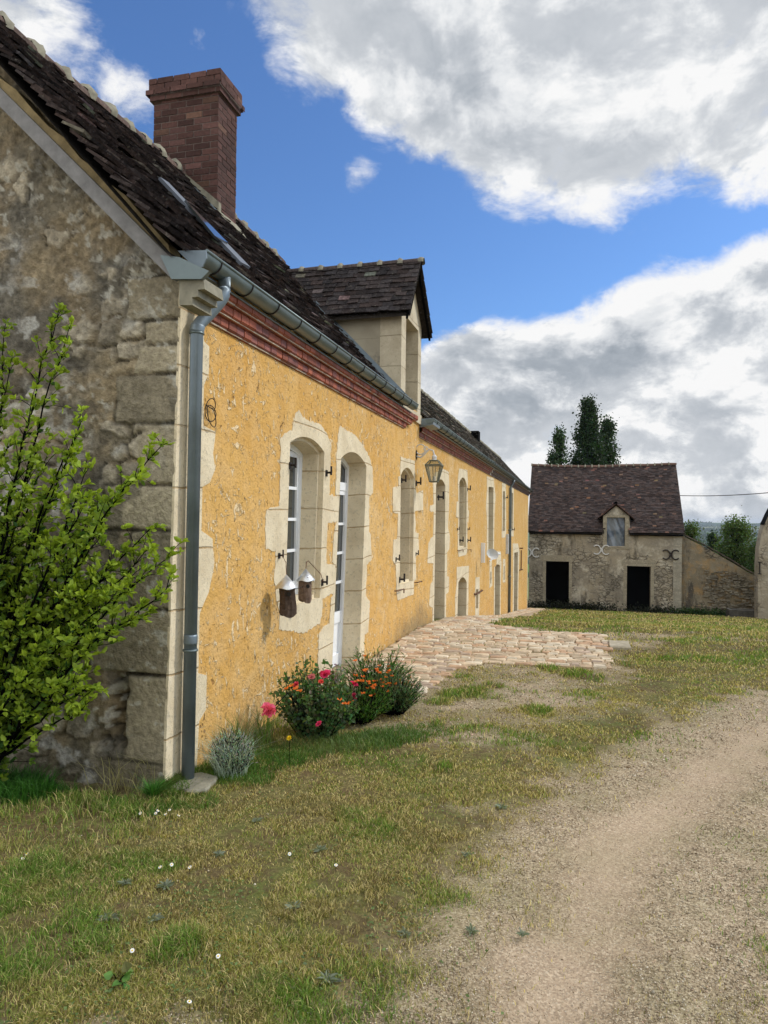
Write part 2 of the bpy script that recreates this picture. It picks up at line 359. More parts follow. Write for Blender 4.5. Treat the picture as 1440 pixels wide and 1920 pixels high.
def build_ground():
    def lines(a, b, st, lo, hi, gr):
        c = list(np.arange(a, b, st)); s = st; v = c[-1]; up = []
        while v < hi: s *= gr; v += s; up.append(min(v, hi))
        s = st; v = a; dn = []
        while v > lo: s *= gr; v -= s; dn.append(max(v, lo))
        return np.array(dn[::-1]+c+up)
    xs = lines(-3.8, 3.2, .045, -2600, 3600, 1.16); ys = lines(1.2, 10.6, .045, -40, 6300, 1.07)
    X, Y = np.meshgrid(xs, ys, indexing='ij'); g, tr = cover(X, Y)
    fine = sst(40, 10, Y)
    Z = gz(X, Y)+fine*((fbm(X, Y, 14, 5)-.5)*.022*(.4+g)-tr*.02)
    V = np.stack([X, Y, Z], -1).reshape(-1, 3)
    dirt = sst(.52, .62, fbm(X, Y, 2.6, 31))*sst(.2, .8, g)
    bed = sst(.25, 0, np.hypot((X+3.05)/1.3, (Y-3.0)/.5)-.6)
    col = np.stack([g, tr, np.maximum(dirt, bed)], -1).reshape(-1, 3)
    t = NT('ground'); w = t.co('World'); a = t.sep(t.attr())
    n = t.noise(w, 2.2, 5); sp = t.vor(w, 130, out='Color'); spx = t.sep(sp)
    gc = t.ramp(spx[0], [(0, (.17, .125, .075)), (.35, (.32, .245, .155)), (.7, (.46, .36, .235)), (1, (.64, .54, .38))])
    gc = t.mix(.25, gc, t.ramp(t.noise(w, 28, 4), [(.3, (.18, .14, .085)), (.7, (.48, .39, .265))]))
    gc = t.mix(t.rng(n, .4, .7, 0, .35), gc, (.20, .20, .085))
    trc = t.mix(.52, gc, (.55, .41, .29))
    gr = t.ramp(t.noise(w, 45, 5, .7), [(.3, (.06, .046, .022)), (.5, (.15, .125, .05)), (.7, (.31, .265, .11))])
    gr = t.mix(t.rng(t.noise(w, 1.3, 4), .4, .65, 0, .7), gr, (.10, .125, .03))
    gr = t.mix(t.m('MULTIPLY', t.m('MULTIPLY', a[2], .6), t.rng(t.noise(w, 16, 4), .42, .56)), gr, (.10, .062, .036))
    c = t.mix(t.m('MULTIPLY', a[1], .85), gc, trc); c = t.mix(a[0], c, gr)
    # far country: patchwork of fields and woods
    pos = t.n('ShaderNodeNewGeometry').outputs['Position']; py = t.sep(pos)[1]
    wf = t.co('World', (1, .5, 1)); vc = t.sep(t.vor(wf, .0035, out='Color'))
    fields = t.ramp(vc[0], [(0, (.07, .14, .03)), (.3, (.12, .2, .045)), (.5, (.055, .10, .03)), (.7, (.2, .2, .08)), (.85, (.10, .17, .05)), (1, (.15, .22, .07))])
    hedge = t.rng(t.vor(wf, .0035, 'DISTANCE_TO_EDGE'), .03, .07, 1, 0)
    fields = t.mix(t.m('MAXIMUM', hedge, t.rng(t.noise(wf, .003, 4), .53, .58)), fields, (.022, .045, .018))
    c = t.mix(t.rng(py, 55, 90), c, fields)
    h = t.m('ADD', t.m('MULTIPLY', spx[1], .8), t.m('MULTIPLY', t.noise(w, 60, 4), .8))
    mt = t.out(c, .95, t.bump(h, .7, .012), spec=.1)
    o = np_mesh('ground', V, grid_faces(len(xs), len(ys)), mt, col=col, smooth=True)
    tag(o, kind='structure')
build_ground()

def hsv_blend(a, b, t): return a*(1-t[:, None])+b*t[:, None]
def frustum_pts(n, y0, y1, p=1.0):
    """points over the yard, denser near the viewer as the photo resolves them"""
    u = rng.random(n); e = 1-p
    Y = (y0**e+(y1**e-y0**e)*u)**(1/e) if abs(e) > 1e-3 else y0*(y1/y0)**u
    X = (-1.02+rng.random(n)*1.42)*(Y+.6)
    ok = (X > np.where(Y > 3.5, -2.26, -4.6)); return X[ok], Y[ok]
def blades(X, Y, H, W, C, lean=.5, Z=None):
    n = len(X); a = rng.random(n)*2*np.pi; Z = gz(X, Y) if Z is None else Z
    dx, dy = np.cos(a), np.sin(a); b = rng.random(n)*2*np.pi; L = H*lean*rng.random(n)
    lx, ly = np.cos(b)*L, np.sin(b)*L
    V = np.zeros((n, 5, 3), np.float32)
    for k, (t, s, q) in enumerate([(0, -1, 0), (0, 1, 0), (.55, -.8, .35), (.55, .8, .35), (1, 0, 1)]):
        V[:, k, 0] = X+dx*W*s*.5+lx*q; V[:, k, 1] = Y+dy*W*s*.5+ly*q; V[:, k, 2] = Z-.004+H*t*(1-.25*lean*q)
    base = np.arange(n)[:, None]*5
    T = np.concatenate([base+np.array([[0, 1, 3]]), base+np.array([[0, 3, 2]]), base+np.array([[2, 3, 4]])])
    col = np.repeat(C[:, None, :], 5, 1); return V.reshape(-1, 3), T, col.reshape(-1, 3)
PATIO = []
def build_grass():
    Vs, Ts, Cs, k = [], [], [], 0
    def push(v, t, c):
        nonlocal k
        Vs.append(v); Ts.append(t+k); Cs.append(c); k += len(v)
    X, Y = frustum_pts(1500000, 1.5, 40, 1.6)
    g, tr = cover(X, Y)
    pat = inpoly(X, Y, PATIO)
    dirt = sst(.52, .62, fbm(X, Y, 2.6, 31)); clump = fbm(X, Y, 7, 61)
    bed = sst(.25, 0, np.hypot((X+3.05)/1.3, (Y-3.0)/.5)-.6)
    ok = (rng.random(len(X)) < g*(1-.6*dirt)*(.2+1.2*sst(.35, .58, clump))*(1-.85*bed)+.012*(1-tr)) & ~pat
    ok |= pat & (rng.random(len(X)) < .05*sst(.45, .6, fbm(X, Y, 2.2, 97))+.5*sst(.09, -.02, edge_dist(X, Y, PATIO)+.12*(fbm(X, Y, 5, 98)-.5))*(X > -1.4)*sst(.42, .55, fbm(X, Y, 2.8, 99)))
    X, Y, g, clump = X[ok], Y[ok], g[ok], clump[ok]; n = len(X)
    lush = np.clip(sst(.48, .64, fbm(X, Y, 1.5, 71))*.85+.35*sst(.2, -.8, X+.2*Y)*sst(3.4, 2.2, Y), 0, 1); tall = np.zeros(n)
    for (tx, ty), r in TUFTS:
        q = sst(r, r*.3, np.hypot(X-tx, (Y-ty)*.8)); tall = np.maximum(tall, q); lush = np.maximum(lush, q)
    wall = sst(.55, 0., X-XF)*sst(8, 6, Y)*sst(3.0, 3.6, Y); gab = sst(.9, .0, np.abs(Y-3.3))*sst(-1.9, -2.3, X)
    lush = np.clip(np.maximum(lush, np.maximum(wall, gab)*.9), 0, 1)
    H = (.009+.018*rng.random(n)+.020*lush*rng.random(n))*(.55+.9*fbm(X, Y, 2.2, 101))*(1+.5*clump)+.05*tall*rng.random(n)+.07*np.maximum(wall*.5, gab)*rng.random(n)
    W = (.0022+.0014*rng.random(n))*np.clip(Y/2.6, 1, 14); H = H*np.clip(Y/7, 1, 2.2)
    gr = np.array([.13, .22, .032]); yg = np.array([.34, .33, .075]); dry = np.array([.50, .41, .19]); br = np.array([.17, .115, .06])
    u = rng.random(n); mixg = np.clip(lush*1.1+(rng.random(n)-.5)*.7, 0, 1)
    patch_y = sst(.42, .6, fbm(X, Y, 1.9, 111)); patch_b = sst(.46, .62, fbm(X, Y, 3.7, 113)); hue = sst(.35, .65, fbm(X, Y, .8, 117))
    yg2 = np.array([.20, .24, .05])[None]*hue[:, None]+np.array([.36, .31, .085])[None]*(1-hue[:, None])
    C = yg2*(1-mixg[:, None])+gr[None]*mixg[:, None]; C = C*(1-.55*(patch_b*(1-lush))[:, None])+np.array([.17, .115, .06])[None]*.55*(patch_b*(1-lush))[:, None]; dm = (u < (.44-.3*lush)); C[dm] = dry; C[u > .86+.06*lush] = br
    C = C*(.6+1.05*rng.random(n))[:, None]
    push(*blades(X, Y, H, W, C, 1.0))
    # longer meadow grass at the foot of the gable and along the yellow wall
    def patch(cx, cy, rx, ry, n, h, c, lean=1.0, w=.005):
        a = rng.random(n)*2*np.pi; r = np.sqrt(rng.random(n)); x = cx+np.cos(a)*r*rx; y = cy+np.sin(a)*r*ry
        x = np.where((y > 3.5) & (x < XF+.01), XF+.02, x)
        cc = np.array(c)[None]*(.6+.8*rng.random((n, 1)))
        push(*blades(x, y, h*(.35+.65*rng.random(n)), np.full(n, w), cc, lean))
    for px, py, n, h, c in [(20, 1490, 2600, .20, (.05, .16, .02)), (90, 1478, 1200, .13, (.07, .18, .025)), (210, 1470, 900, .13, (.13, .17, .045)), (280, 1480, 1100, .11, (.10, .18, .03)),
                            (250, 1510, 1800, .06, (.09, .19, .025)), (330, 1500, 1500, .055, (.11, .2, .03)), (440, 1455, 1000, .07, (.10, .19, .03)), (500, 1430, 900, .08, (.08, .17, .025)),
                            (540, 1420, 800, .07, (.08, .17, .025)), (690, 1395, 500, .09, (.08, .16, .03)), (740, 1385, 500, .1, (.08, .16, .03)), (790, 1370, 400, .07, (.09, .17, .03)), (600, 1405, 500, .09, (.13, .19, .05)), (560, 1412, 400, .07, (.14, .19, .05)), (650, 1400, 500, .10, (.12, .18, .05)), (700, 1390, 400, .09, (.14, .2, .055)), (750, 1378, 300, .08, (.14, .19, .055)), (420, 1448, 700, .09, (.10, .2, .03))]:
        x, y = w0(px, py); patch(x, y, .26, .16, n, h, c)
    o = np_mesh('grass', np.concatenate(Vs), np.concatenate(Ts), M['blade'], col=np.concatenate(Cs)); tag(o, kind='stuff')
    # broad little weed leaves pressed flat between the blades
    X, Y = frustum_pts(60000, 1.5, 12, 1.5); g, tr = cover(X, Y); ok = (rng.random(len(X)) < g*.5*sst(.48, .62, fbm(X, Y, 3, 91))) & ~inpoly(X, Y, PATIO)
    X, Y = X[ok], Y[ok]; n = len(X); s = (.004+.006*rng.random(n))*np.clip(Y/4, 1, 3); a = rng.random(n)*6.28; Z = gz(X, Y)+.006+.014*rng.random(n)
    V = np.zeros((n, 4, 3), np.float32)
    for q, (u, v) in enumerate([(-1, 0), (0, -.55), (1, 0), (0, .55)]):
        V[:, q, 0] = X+s*(u*np.cos(a)-v*np.sin(a)); V[:, q, 1] = Y+s*(u*np.sin(a)+v*np.cos(a)); V[:, q, 2] = Z+s*(rng.random(n)-.5)*.9
    C = np.array([.13, .19, .06])[None]*(.6+.8*rng.random((n, 1))); C = np.repeat(C[:, None], 4, 1).reshape(-1, 3)
    o = np_mesh('ground_weeds', V.reshape(-1, 3), np.arange(n*4).reshape(-1, 4), M['leaf'], col=C); tag(o, kind='stuff')
def build_gravel():
    X, Y = frustum_pts(420000, 1.5, 16, 1.75); g, tr = cover(X, Y)
    ok = (rng.random(len(X)) < np.clip(1-g*1.02, 0.03, 1)*(1-.6*tr)) & ~inpoly(X, Y, PATIO); X, Y, tr = X[ok], Y[ok], tr[ok]; n = len(X)
    s = (.0020+.0034*rng.random(n)**2.2)*np.clip(Y/3, 1, 3.2)*(1-.35*tr); big = rng.random(n) < .004; s[big] *= 2.1
    dirs = np.array([(1, 0, 0), (0, 1, 0), (-1, 0, 0), (0, -1, 0), (0, 0, 1), (0, 0, -.3)], float)
    a = rng.random(n)*6.28; V = np.zeros((n, 6, 3), np.float32); Z = gz(X, Y)+.001
    for q, (u, v, wv) in enumerate(dirs):
        k = .65+.7*rng.random(n); V[:, q, 0] = X+s*k*(u*np.cos(a)-v*np.sin(a)*.7); V[:, q, 1] = Y+s*k*(u*np.sin(a)+v*np.cos(a)*.7); V[:, q, 2] = Z+s*k*wv*.75
    T = np.array([(0, 1, 4), (1, 2, 4), (2, 3, 4), (3, 0, 4), (1, 0, 5), (2, 1, 5), (3, 2, 5), (0, 3, 5)])
    T = (np.arange(n)[:, None, None]*6+T[None]).reshape(-1, 3)
    pal = np.array([(.42, .34, .235), (.31, .24, .155), (.54, .46, .33), (.19, .14, .085), (.66, .59, .47), (.46, .33, .23), (.30, .265, .20)])
    C = pal[rng.choice(7, n, p=[.28, .22, .16, .14, .06, .08, .06])]*(.8+.4*rng.random((n, 1)))
    o = np_mesh('gravel', V.reshape(-1, 3), T, M['pebble'], col=np.repeat(C[:, None], 6, 1).reshape(-1, 3)); tag(o, kind='stuff')

# ------------------------------------------------------------------ paving in front of the house
PATIO[:] = [w0(*p) for p in [(1147, 1246), (1040, 1242), (905, 1236), (862, 1247), (800, 1292), (776, 1312)]]+[(-1.75, 5.7), (XF, 5.6), (XF, 39), (-1.4, 39), (-1.35, 11.9)]+[w0(*p) for p in [(1000, 1171), (1131, 1179)]]
def build_paving():
    mb = MB(); r = random.Random(5); y = 5.4
    while y < 38:
        st = r.uniform(.095, .135) if y < 12 else r.uniform(.2, .28); x = XF+.01+r.uniform(0, .08)
        while x < .6:
            wd = r.uniform(.10, .23); cx, cy = x+wd/2, y+st/2
            if inpoly(np.array([cx]), np.array([cy]), PATIO)[0] and r.random() > .012:
                k = r.random(); ty = r.uniform(.75, 1.15)
                c = (.53, .42, .285) if k < .5 else (.48, .32, .20) if k < .70 else (.58, .50, .37) if k < .93 else (.40, .31, .23)
                mb.col = tuple(q*ty for q in c)
                z0 = float(hz(cy)); hh = r.uniform(.022, .034); g = .006; b = .016
                ax, bx, ay, by = x+g, x+wd-g, y+g, y+st-g; tl = r.uniform(-.006, .006); j = lambda: r.uniform(-.008, .008)
                lo = [(ax+j(), ay+j()), (bx+j(), ay+j()), (bx+j(), by+j()), (ax+j(), by+j())]; ccx, ccy = cx, cy
                mid = [(q[0], q[1], z0+hh*.55) for q in lo]
                top = [(q[0]+(ccx-q[0])*.14, q[1]+(ccy-q[1])*.22, z0+hh+(tl if i % 2 else -tl)+r.uniform(-.003, .003)) for i, q in enumerate(lo)]
                vs = [(q[0], q[1], z0-.04) for q in lo]+mid+top+[(ccx, ccy, z0+hh+.004)]
                fs = [(0, 1, 5, 4), (1, 2, 6, 5), (2, 3, 7, 6), (3, 0, 4, 7), (4, 5, 9, 8), (5, 6, 10, 9), (6, 7, 11, 10), (7, 4, 8, 11), (8, 9, 12), (9, 10, 12), (10, 11, 12), (11, 8, 12)]
                mb.add(vs, fs)
            x += wd
        y += st
    mb.col = (.42, .31, .20); V, T = sheet(PATIO, [], [(x, y) for y in np.arange(5.8, 39, .8) for x in (-2.1, -1.7)])
    mb.add([(a, b, float(hz(b))+.014) for a, b in V], [list(f) for f in T])
    n_ = len(PATIO); mb.add([(a, b, float(hz(b))+.014) for a, b in PATIO]+[(a, b, float(hz(b))-.1) for a, b in PATIO], [(q, (q+1) % n_, n_+(q+1) % n_, n_+q) for q in range(n_)])
    o = mb.build('paving', M['stonecol'], smooth=False); tag(o, kind='structure')
build_paving()
build_grass(); build_gravel()

# ------------------------------------------------------------------ the farmhouse
house = empty('farmhouse', (XF, 3.6, 0), 'long ochre plastered farmhouse with brick chimney and tiled roof', 'house')
Z_EAVE = 3.12
P_B = on(0, XF, 308, 1467); P_T = on(0, XF, 338, 570)
def ycorner(z): return float(P_B[1]+(P_T[1]-P_B[1])*(z-P_B[2])/(P_T[2]-P_B[2]))
def outline(TL, TR, BL, BR, apex=None, X=XF, n=12):
    tl, tr, bl, br = (fac(*p, X) for p in (TL, TR, BL, BR)); top = []
    if apex:
        a = fac(*apex, X); zs = (tl[1]+tr[1])/2; rise = a[1]-zs; w = (tr[0]-tl[0])/2; rise = min(rise, w*1.05)
        for i in range(n+1):
            t = i/n
            if rise > w*.75: ang = math.pi*(1-t); u = (1+math.cos(ang))/2; hgt = rise*math.sin(ang)
            else:
                Rr = (w*w+rise*rise)/(2*rise); u = t; hgt = math.sqrt(max(Rr*Rr-(w*(2*t-1))**2, 0))-(Rr-rise)
            top.append((tl[0]+(tr[0]-tl[0])*u, tl[1]+(tr[1]-tl[1])*u+hgt))
    else: top = [tl, tr]
    return [bl]+top+[br]
def inset(poly, d):
    n = len(poly); out = []
    for i in range(n):
        a = Vector(poly[i-1]); b = Vector(poly[i]); c = Vector(poly[(i+1) % n]); e1 = (b-a); e2 = (c-b)
        if e1.length < 1e-6: e1 = e2.copy()
        if e2.length < 1e-6: e2 = e1.copy()
        e1.normalize(); e2.normalize()
        n1 = Vector((e1.y, -e1.x)); n2 = Vector((e2.y, -e2.x)); m = n1+n2; m = m/max(m.length_squared/2, .3); out.append((b.x+m.x*d, b.y+m.y*d))
    return out
OPEN = {
 'W1': dict(o=((543.5, 829), (607.5, 848), (534, 1141), (598.7, 1121), (566, 817)), dep=.20, reb=1, s=[(560, 768), (566, 780), (580, 790), (596, 793), (611, 810), (621, 835), (619, 851), (618, 900), (617, 928), (634, 930), (633, 977), (614, 981), (612, 1020), (611, 1056), (628, 1059), (627, 1112), (604, 1122), (603, 1150), (600, 1168), (585, 1178), (570, 1187), (555, 1184), (522, 1180), (524, 1150), (517, 1120), (513, 1080), (517, 1045), (516, 1032), (498, 1030), (496, 990), (499, 955), (510, 951), (523, 949), (524, 900), (526, 840), (524, 825), (533, 812), (547, 808), (550, 790), (553, 776)]),
 'D2': dict(o=((639, 859), (686.4, 874.6), (620, 1290), (672, 1262), (662, 848)), dep=.20, s=[(630, 858), (632, 840), (633, 815), (637, 799), (650, 807), (665, 815), (680, 835), (692, 858), (698, 878), (699, 925), (692, 931), (691, 998), (694, 1001), (696, 1050), (687, 1058), (685, 1118), (693, 1127), (690, 1185), (683, 1190), (681, 1250), (680, 1290), (600, 1330), (595, 1240), (597, 1190), (608, 1173), (617, 1169), (620, 1120), (625, 1112), (629, 1060), (622, 1054), (626, 1000), (630, 980), (633, 977), (634, 931), (629, 928)]),
 'W3': dict(o=((750.7, 891), (775.7, 897), (748.6, 1098), (773.3, 1089.5), (761.5, 876.4)), dep=.3, reb=1, s=[(750.6, 857), (777, 863.6), (778, 915), (781, 925), (792.5, 920), (793, 957), (777, 959), (779, 985), (778, 998), (784, 999), (785, 1038), (779, 1043), (779.5, 1085), (775.5, 1090), (775, 1114), (745, 1126), (743, 1110), (741.5, 1060), (736, 1052), (737, 1012), (744, 1010), (746, 962), (736, 961), (736, 914), (747, 912), (746, 893), (750, 892)]),
 'D4': dict(o=((817.4, 908), (834.7, 911), (813.2, 1164), (833, 1161), (825.5, 898.5)), dep=.3, X=XG, s=[(812, 905), (814, 887), (829, 878), (841, 885), (842, 905), (841, 965), (840, 990), (843, 1005), (842, 1030), (838, 1035), (838, 1080), (842, 1082), (841, 1110), (836, 1114), (836, 1175), (810, 1178), (811, 1140), (804, 1135), (807, 1095), (811, 1090), (812, 1056), (801, 1056), (803, 1020), (807, 1010), (812, 1006), (813, 960), (805, 958), (806, 948), (813, 946), (812, 930)]),
 'W5': dict(o=((860.8, 905), (874.7, 909), (860.4, 1026.8), (873.6, 1026), (867, 895)), dep=.3, X=XG, reb=1, s=[(861, 878), (876, 881), (877, 905), (877, 955), (879, 958), (878, 978), (876, 979), (876, 1030), (874, 1040), (860, 1044), (858, 1030), (859, 972), (855, 970), (856, 941), (859, 940), (858, 905), (859, 890)]),
 'A5': dict(o=((859, 1092), (874.7, 1092), (857, 1159), (873.6, 1158), (868, 1082)), dep=.3, X=XG, s=[(856, 1063), (879, 1061), (878, 1090), (878, 1120), (877, 1170), (853, 1170), (853, 1120), (856, 1095)]),
 'A6': dict(o=((892.5, 1105), (896.5, 1105), (892.3, 1141), (896.4, 1140.7), None), dep=.2, X=XG, s=[(891.5, 1082), (899, 1082), (899.2, 1120), (898, 1154), (890.7, 1155), (890.8, 1110)]),
 'W6': dict(o=((915.8, 912.8), (925, 914), (915.4, 1034), (924, 1032), None), dep=.35, X=XG, s=[(912.5, 893), (925, 896), (927, 914), (929, 930), (927, 952), (926, 1038), (912, 1040), (913, 980), (911, 950), (913, 915)]),
 'W7': dict(o=((943, 921), (946.7, 921.5), (942, 996), (946.2, 995.5), None), dep=.35, X=XG, s=[(941, 905), (948.3, 907), (948.8, 996), (946.5, 1008), (940.3, 1008), (940.8, 996)]),
 'W8': dict(o=((957.5, 924), (961.7, 924.5), (957.5, 994.4), (961.3, 994), None), dep=.35, X=XG, s=[(956.2, 908), (963, 911), (963, 1006), (956.2, 1006)]),
 'A7': dict(o=((919.2, 1072), (921, 1072), (919, 1094), (920.8, 1094), None), dep=.2, X=XG, s=[(917.5, 1050), (922, 1050), (923, 1098), (917.5, 1103)]),
 'D8': dict(o=((927.7, 1062.5), (937.3, 1061), (927.2, 1160), (936.6, 1159), (932.5, 1058.5)), dep=.35, X=XG, s=[(931, 1033), (939, 1034), (940, 1060), (938.5, 1100), (938, 1170), (925.5, 1170), (926, 1064), (930.5, 1061)]),
 'A9': dict(o=((944.4, 1061.5), (946, 1061.5), (944, 1087.5), (945.7, 1087.5), None), dep=.2, X=XG, s=[(942.6, 1048), (947.3, 1048), (947.3, 1092), (942.6, 1092)]),
 'D10': dict(o=((964, 1036.5), (971, 1035), (963, 1150), (969.7, 1149), None), dep=.35, X=XG, s=[(961, 1019), (971, 1019), (974, 1034), (972, 1090), (971.5, 1165), (961, 1165), (962, 1037)]),
}
Y_SEC = fac(786, 800)[0]; Y_END = float(on(0, XG, 990, 1000)[1])
for k, d in OPEN.items():
    d.setdefault('X', XF); TL, TR, BL, BR, ap = d['o']; d['out'] = outline(TL, TR, BL, BR, ap, d['X'])
def wall_mesh(name, X, outer, holes, thick=.0):
    V, T = sheet(outer, holes); vs = [(X, a, b) for a, b in V]
    me = bpy.data.meshes.new(name)
    # orient towards +X
    fs = []
    for f in T:
        a, b, c = (Vector(vs[i]) for i in f[:3]); fs.append(list(f) if (b-a).cross(c-a).x > 0 else list(f)[::-1])
    me.from_pydata(vs, [], fs); ca = me.color_attributes.new('Col', 'FLOAT_COLOR', 'POINT')
    for i, (x, y, z) in enumerate(vs):
        g = float(hz(y)); w = max(0, 1-(z-g)/.75)*(.55+.6*math.exp(-((y-11)/2.2)**2)); ca.data[i].color = (w, 0, 0, 1)
    return link(name, me, M['plaster'], house)
def dense(poly_rect, st=.22):
    y0, y1, z0, z1 = poly_rect; return [(y, z) for y in np.arange(y0+st/2, y1, st) for z in np.arange(z0+st/2, z1, st)]
def wall2(name, X, outer, holes, rect):
    ex = [p for p in dense(rect)]
    arr = np.array(ex); ok = inpoly(arr[:, 0], arr[:, 1], outer)
    for h in holes: ok &= edge_dist(arr[:, 0], arr[:, 1], h) < -.03
    V, T = sheet(outer, holes, [tuple(p) for p in arr[ok]]); vs = [(X, a, b) for a, b in V]; fs = []
    for f in T:
        a, b, c = (Vector(vs[i]) for i in f[:3]); fs.append(list(f) if (b-a).cross(c-a).x > 0 else list(f)[::-1])
    me = bpy.data.meshes.new(name); me.from_pydata(vs, [], fs); ca = me.color_attributes.new('Col', 'FLOAT_COLOR', 'POINT')
    for i, (x, y, z) in enumerate(vs):
        g = float(hz(y)); w = max(0, 1-(z-g)/.8)*(.55+.65*math.exp(-((y-10.6)/1.6)**2)); ca.data[i].color = (w, 0, 0, 1)
    return link(name, me, M['plaster'], house)
h1 = [OPEN[k]['out'] for k in ('W1', 'D2', 'W3')]; h2 = [OPEN[k]['out'] for k in OPEN if OPEN[k]['X'] == XG]
wall2('wall', XF, [(ycorner(-.6)+.002, -.6), (Y_SEC, -.6), (Y_SEC, 3.2), (ycorner(3.2)+.002, 3.2)], h1, (3.6, Y_SEC, -.6, 3.2))
wall2('wall', XG, [(Y_SEC, -4.4), (Y_END, -4.4), (Y_END, 3.2), (Y_SEC, 3.2)], h2, (Y_SEC, Y_END, -4.4, 3.2))
mb = MB(); mb.add([(XF, Y_SEC, -.6), (XG-.1, Y_SEC, -.6), (XG-.1, Y_SEC, 3.2), (XF, Y_SEC, 3.2)], [(0, 1, 2, 3)])
mb.add([(XG, Y_END, -4.4), (-6.6, Y_END, -4.4), (-6.6, Y_END, 3.1), (-3.9, Y_END, 4.8), (XG, Y_END, 3.2)], [(0, 1, 2, 3, 4)])
mb.add([(-5.9, 3.6, -4.4), (-5.9, Y_END, -4.4), (-5.9, Y_END, 3.3), (-5.9, 3.6, 3.3)], [(0, 1, 2, 3)])
mb.build('back_wall', M['lime_dirty'], house)
KIND = {'W1': ('window', 'tall white framed window with three visible panes beside the bird houses'), 'D2': ('door', 'white glazed door with a panelled foot'),
        'W3': ('window', 'deep arched window bay'), 'D4': ('door', None), 'W5': ('window', None), 'A5': ('cellar_door', None), 'A6': ('slit_window', None), 'W6': ('window', None),
        'W7': ('window', None), 'W8': ('window', None), 'A7': ('slit_window', None), 'D8': ('door', None), 'A9': ('slit_window', None), 'D10': ('door', None)}
for i, (k, d) in enumerate(OPEN.items()):
    X = d['X']; o0 = d['out']; sur = [fac(*p, X) for p in d['s']]
    sur = ragged(sur, .028 if i < 3 else .06, .011 if i < 3 else .008, i+3)
    pr = .004+.0012*(i % 3)
    # the part of the surround outside the opening
    hole = inset(o0, -.0005); V, T = sheet(sur, [hole]); vs = [(X+pr, a, b) for a, b in V]; mb = MB()
    fs = []
    for f in T:
        a, b, c = (Vector(vs[q]) for q in f[:3]); fs.append(list(f) if (b-a).cross(c-a).x > 0 else list(f)[::-1])
    mb.add(vs, fs); n = len(sur); mb.add([(X+pr, *p) for p in sur]+[(X-.01, *p) for p in sur], [(q, (q+1) % n, n+(q+1) % n, n+q) for q in range(n)])
    # reveals
    rings = [(X+pr, o0)]
    if d.get('reb'): inn = inset(o0, .032); rings += [(X-.045, o0), (X-.046, inn), (X-d['dep']-.02, inn)]; back = inn
    else: rings += [(X-d['dep']-.02, o0)]; back = o0
    for (xa, pa), (xb, pb) in zip(rings[:-1], rings[1:]):
        n = len(pa); mb.add([(xa, *p) for p in pa]+[(xb, *p) for p in pb], [(q, (q+1) % n, n+(q+1) % n, n+q) for q in range(n)])
    if k == 'W1':   # worn sill stone tongue
        pass
    s = mb.build('stone_surround', M['lime'], house)
    # joinery
    nm, lab = KIND[k]; Xf = X-d['dep']; bl = back[0]; br = back[-1]; n = len(back)
    fr = MB()
    if k in ('W1', 'D2'):
        fw = .055; inn = inset(back, fw); fr.add([(Xf, *p) for p in back]+[(Xf, *p) for p in inn], [(q, (q+1) % n, n+(q+1) % n, n+q) for q in range(n)])
        fr.add([(Xf, *p) for p in inn]+[(Xf-.03, *p) for p in inn], [(q, (q+1) % n, n+(q+1) % n, n+q) for q in range(n)])
        ys0 = min(p[0] for p in inn); ys1 = max(p[0] for p in inn); zt = max(p[1] for p in inn); zb = min(p[1] for p in inn); ym = (ys0+ys1)/2
        frame = fr.build('frame', M['white'], None) if 0 else None
        w_ = bpy.data.objects.new('w', None) if 0 else None
        win = fr.build(nm, M['white'], house); win['label'] = lab
        sash = MB(); gl = MB()
        zsp = tl = o0[1][1]
        if k == 'W1': leaves = [(ys0, ym), (ym, ys1)]; ztop = zsp-.02; zbot = zb
        else: leaves = [(ys0, ym), (ym, ys1)]; ztop = zsp-.30; zbot = -.02
        for (a, b) in leaves:
            sw = .05
            def bar(y0, y1, z0, z1, dx=.0): sash.box((Xf-.05, y0, z0), (Xf-.012+dx, y1, z1))
            bar(a+.002, a+sw, zbot, ztop); bar(b-sw, b-.002, zbot, ztop); bar(a+sw, b-sw, ztop-sw, ztop-.002)
            if k == 'W1':
                bar(a+sw, b-sw, zbot, zbot+.07)
                for q in (1, 2, 3): zz = zbot+.07+(ztop-sw-zbot-.07)*q/4; bar(a+sw, b-sw, zz-.014, zz+.014, -.003)
            else:
                zp = .50; bar(a+sw, b-sw, zp-.06, zp+.06); bar(a+sw, b-sw, zbot, zbot+.12); bar(a+sw, b-sw, zbot+.12, zp-.06, -.018)
                for q in (1, 2, 3): zz = zp+.06+(ztop-sw-zp-.06)*q/4; bar(a+sw, b-sw, zz-.014, zz+.014, -.003)
        if k == 'D2': sash.box((Xf-.05, ys0, ztop), (Xf-.004, ys1, ztop+.09)); sash.box((Xf-.05, ym-.02, ztop+.09), (Xf-.014, ym+.02, zt-.02))
        sash.build('sash', M['white'], win)
        V, T = sheet(inset(inn, .001), []); gl.add([(Xf-.034, a, b) for a, b in V], [list(f)[::-1] for f in T]); gl.build('glass', M['glass'], win)
        # linen blind or curtain edge behind the panes
        cu = MB()
        for q in range(14):
            ya = ys0+(ys1-ys0)*q/14; yb = ys0+(ys1-ys0)*(q+1)/14; xo = .04 if q % 2 else 0
        win2 = win
    else:
        mb2 = MB(); V, T = sheet(inset(back, -.01), []); mb2.add([(Xf, a, b) for a, b in V], [list(f)[::-1] for f in T])
        ym = (bl[0]+br[0])/2; zt = max(p[1] for p in back); zb = min(p[1] for p in back)
        mb2.col = (.16, .16, .16); o = mb2.build(nm, M['wood'], house)
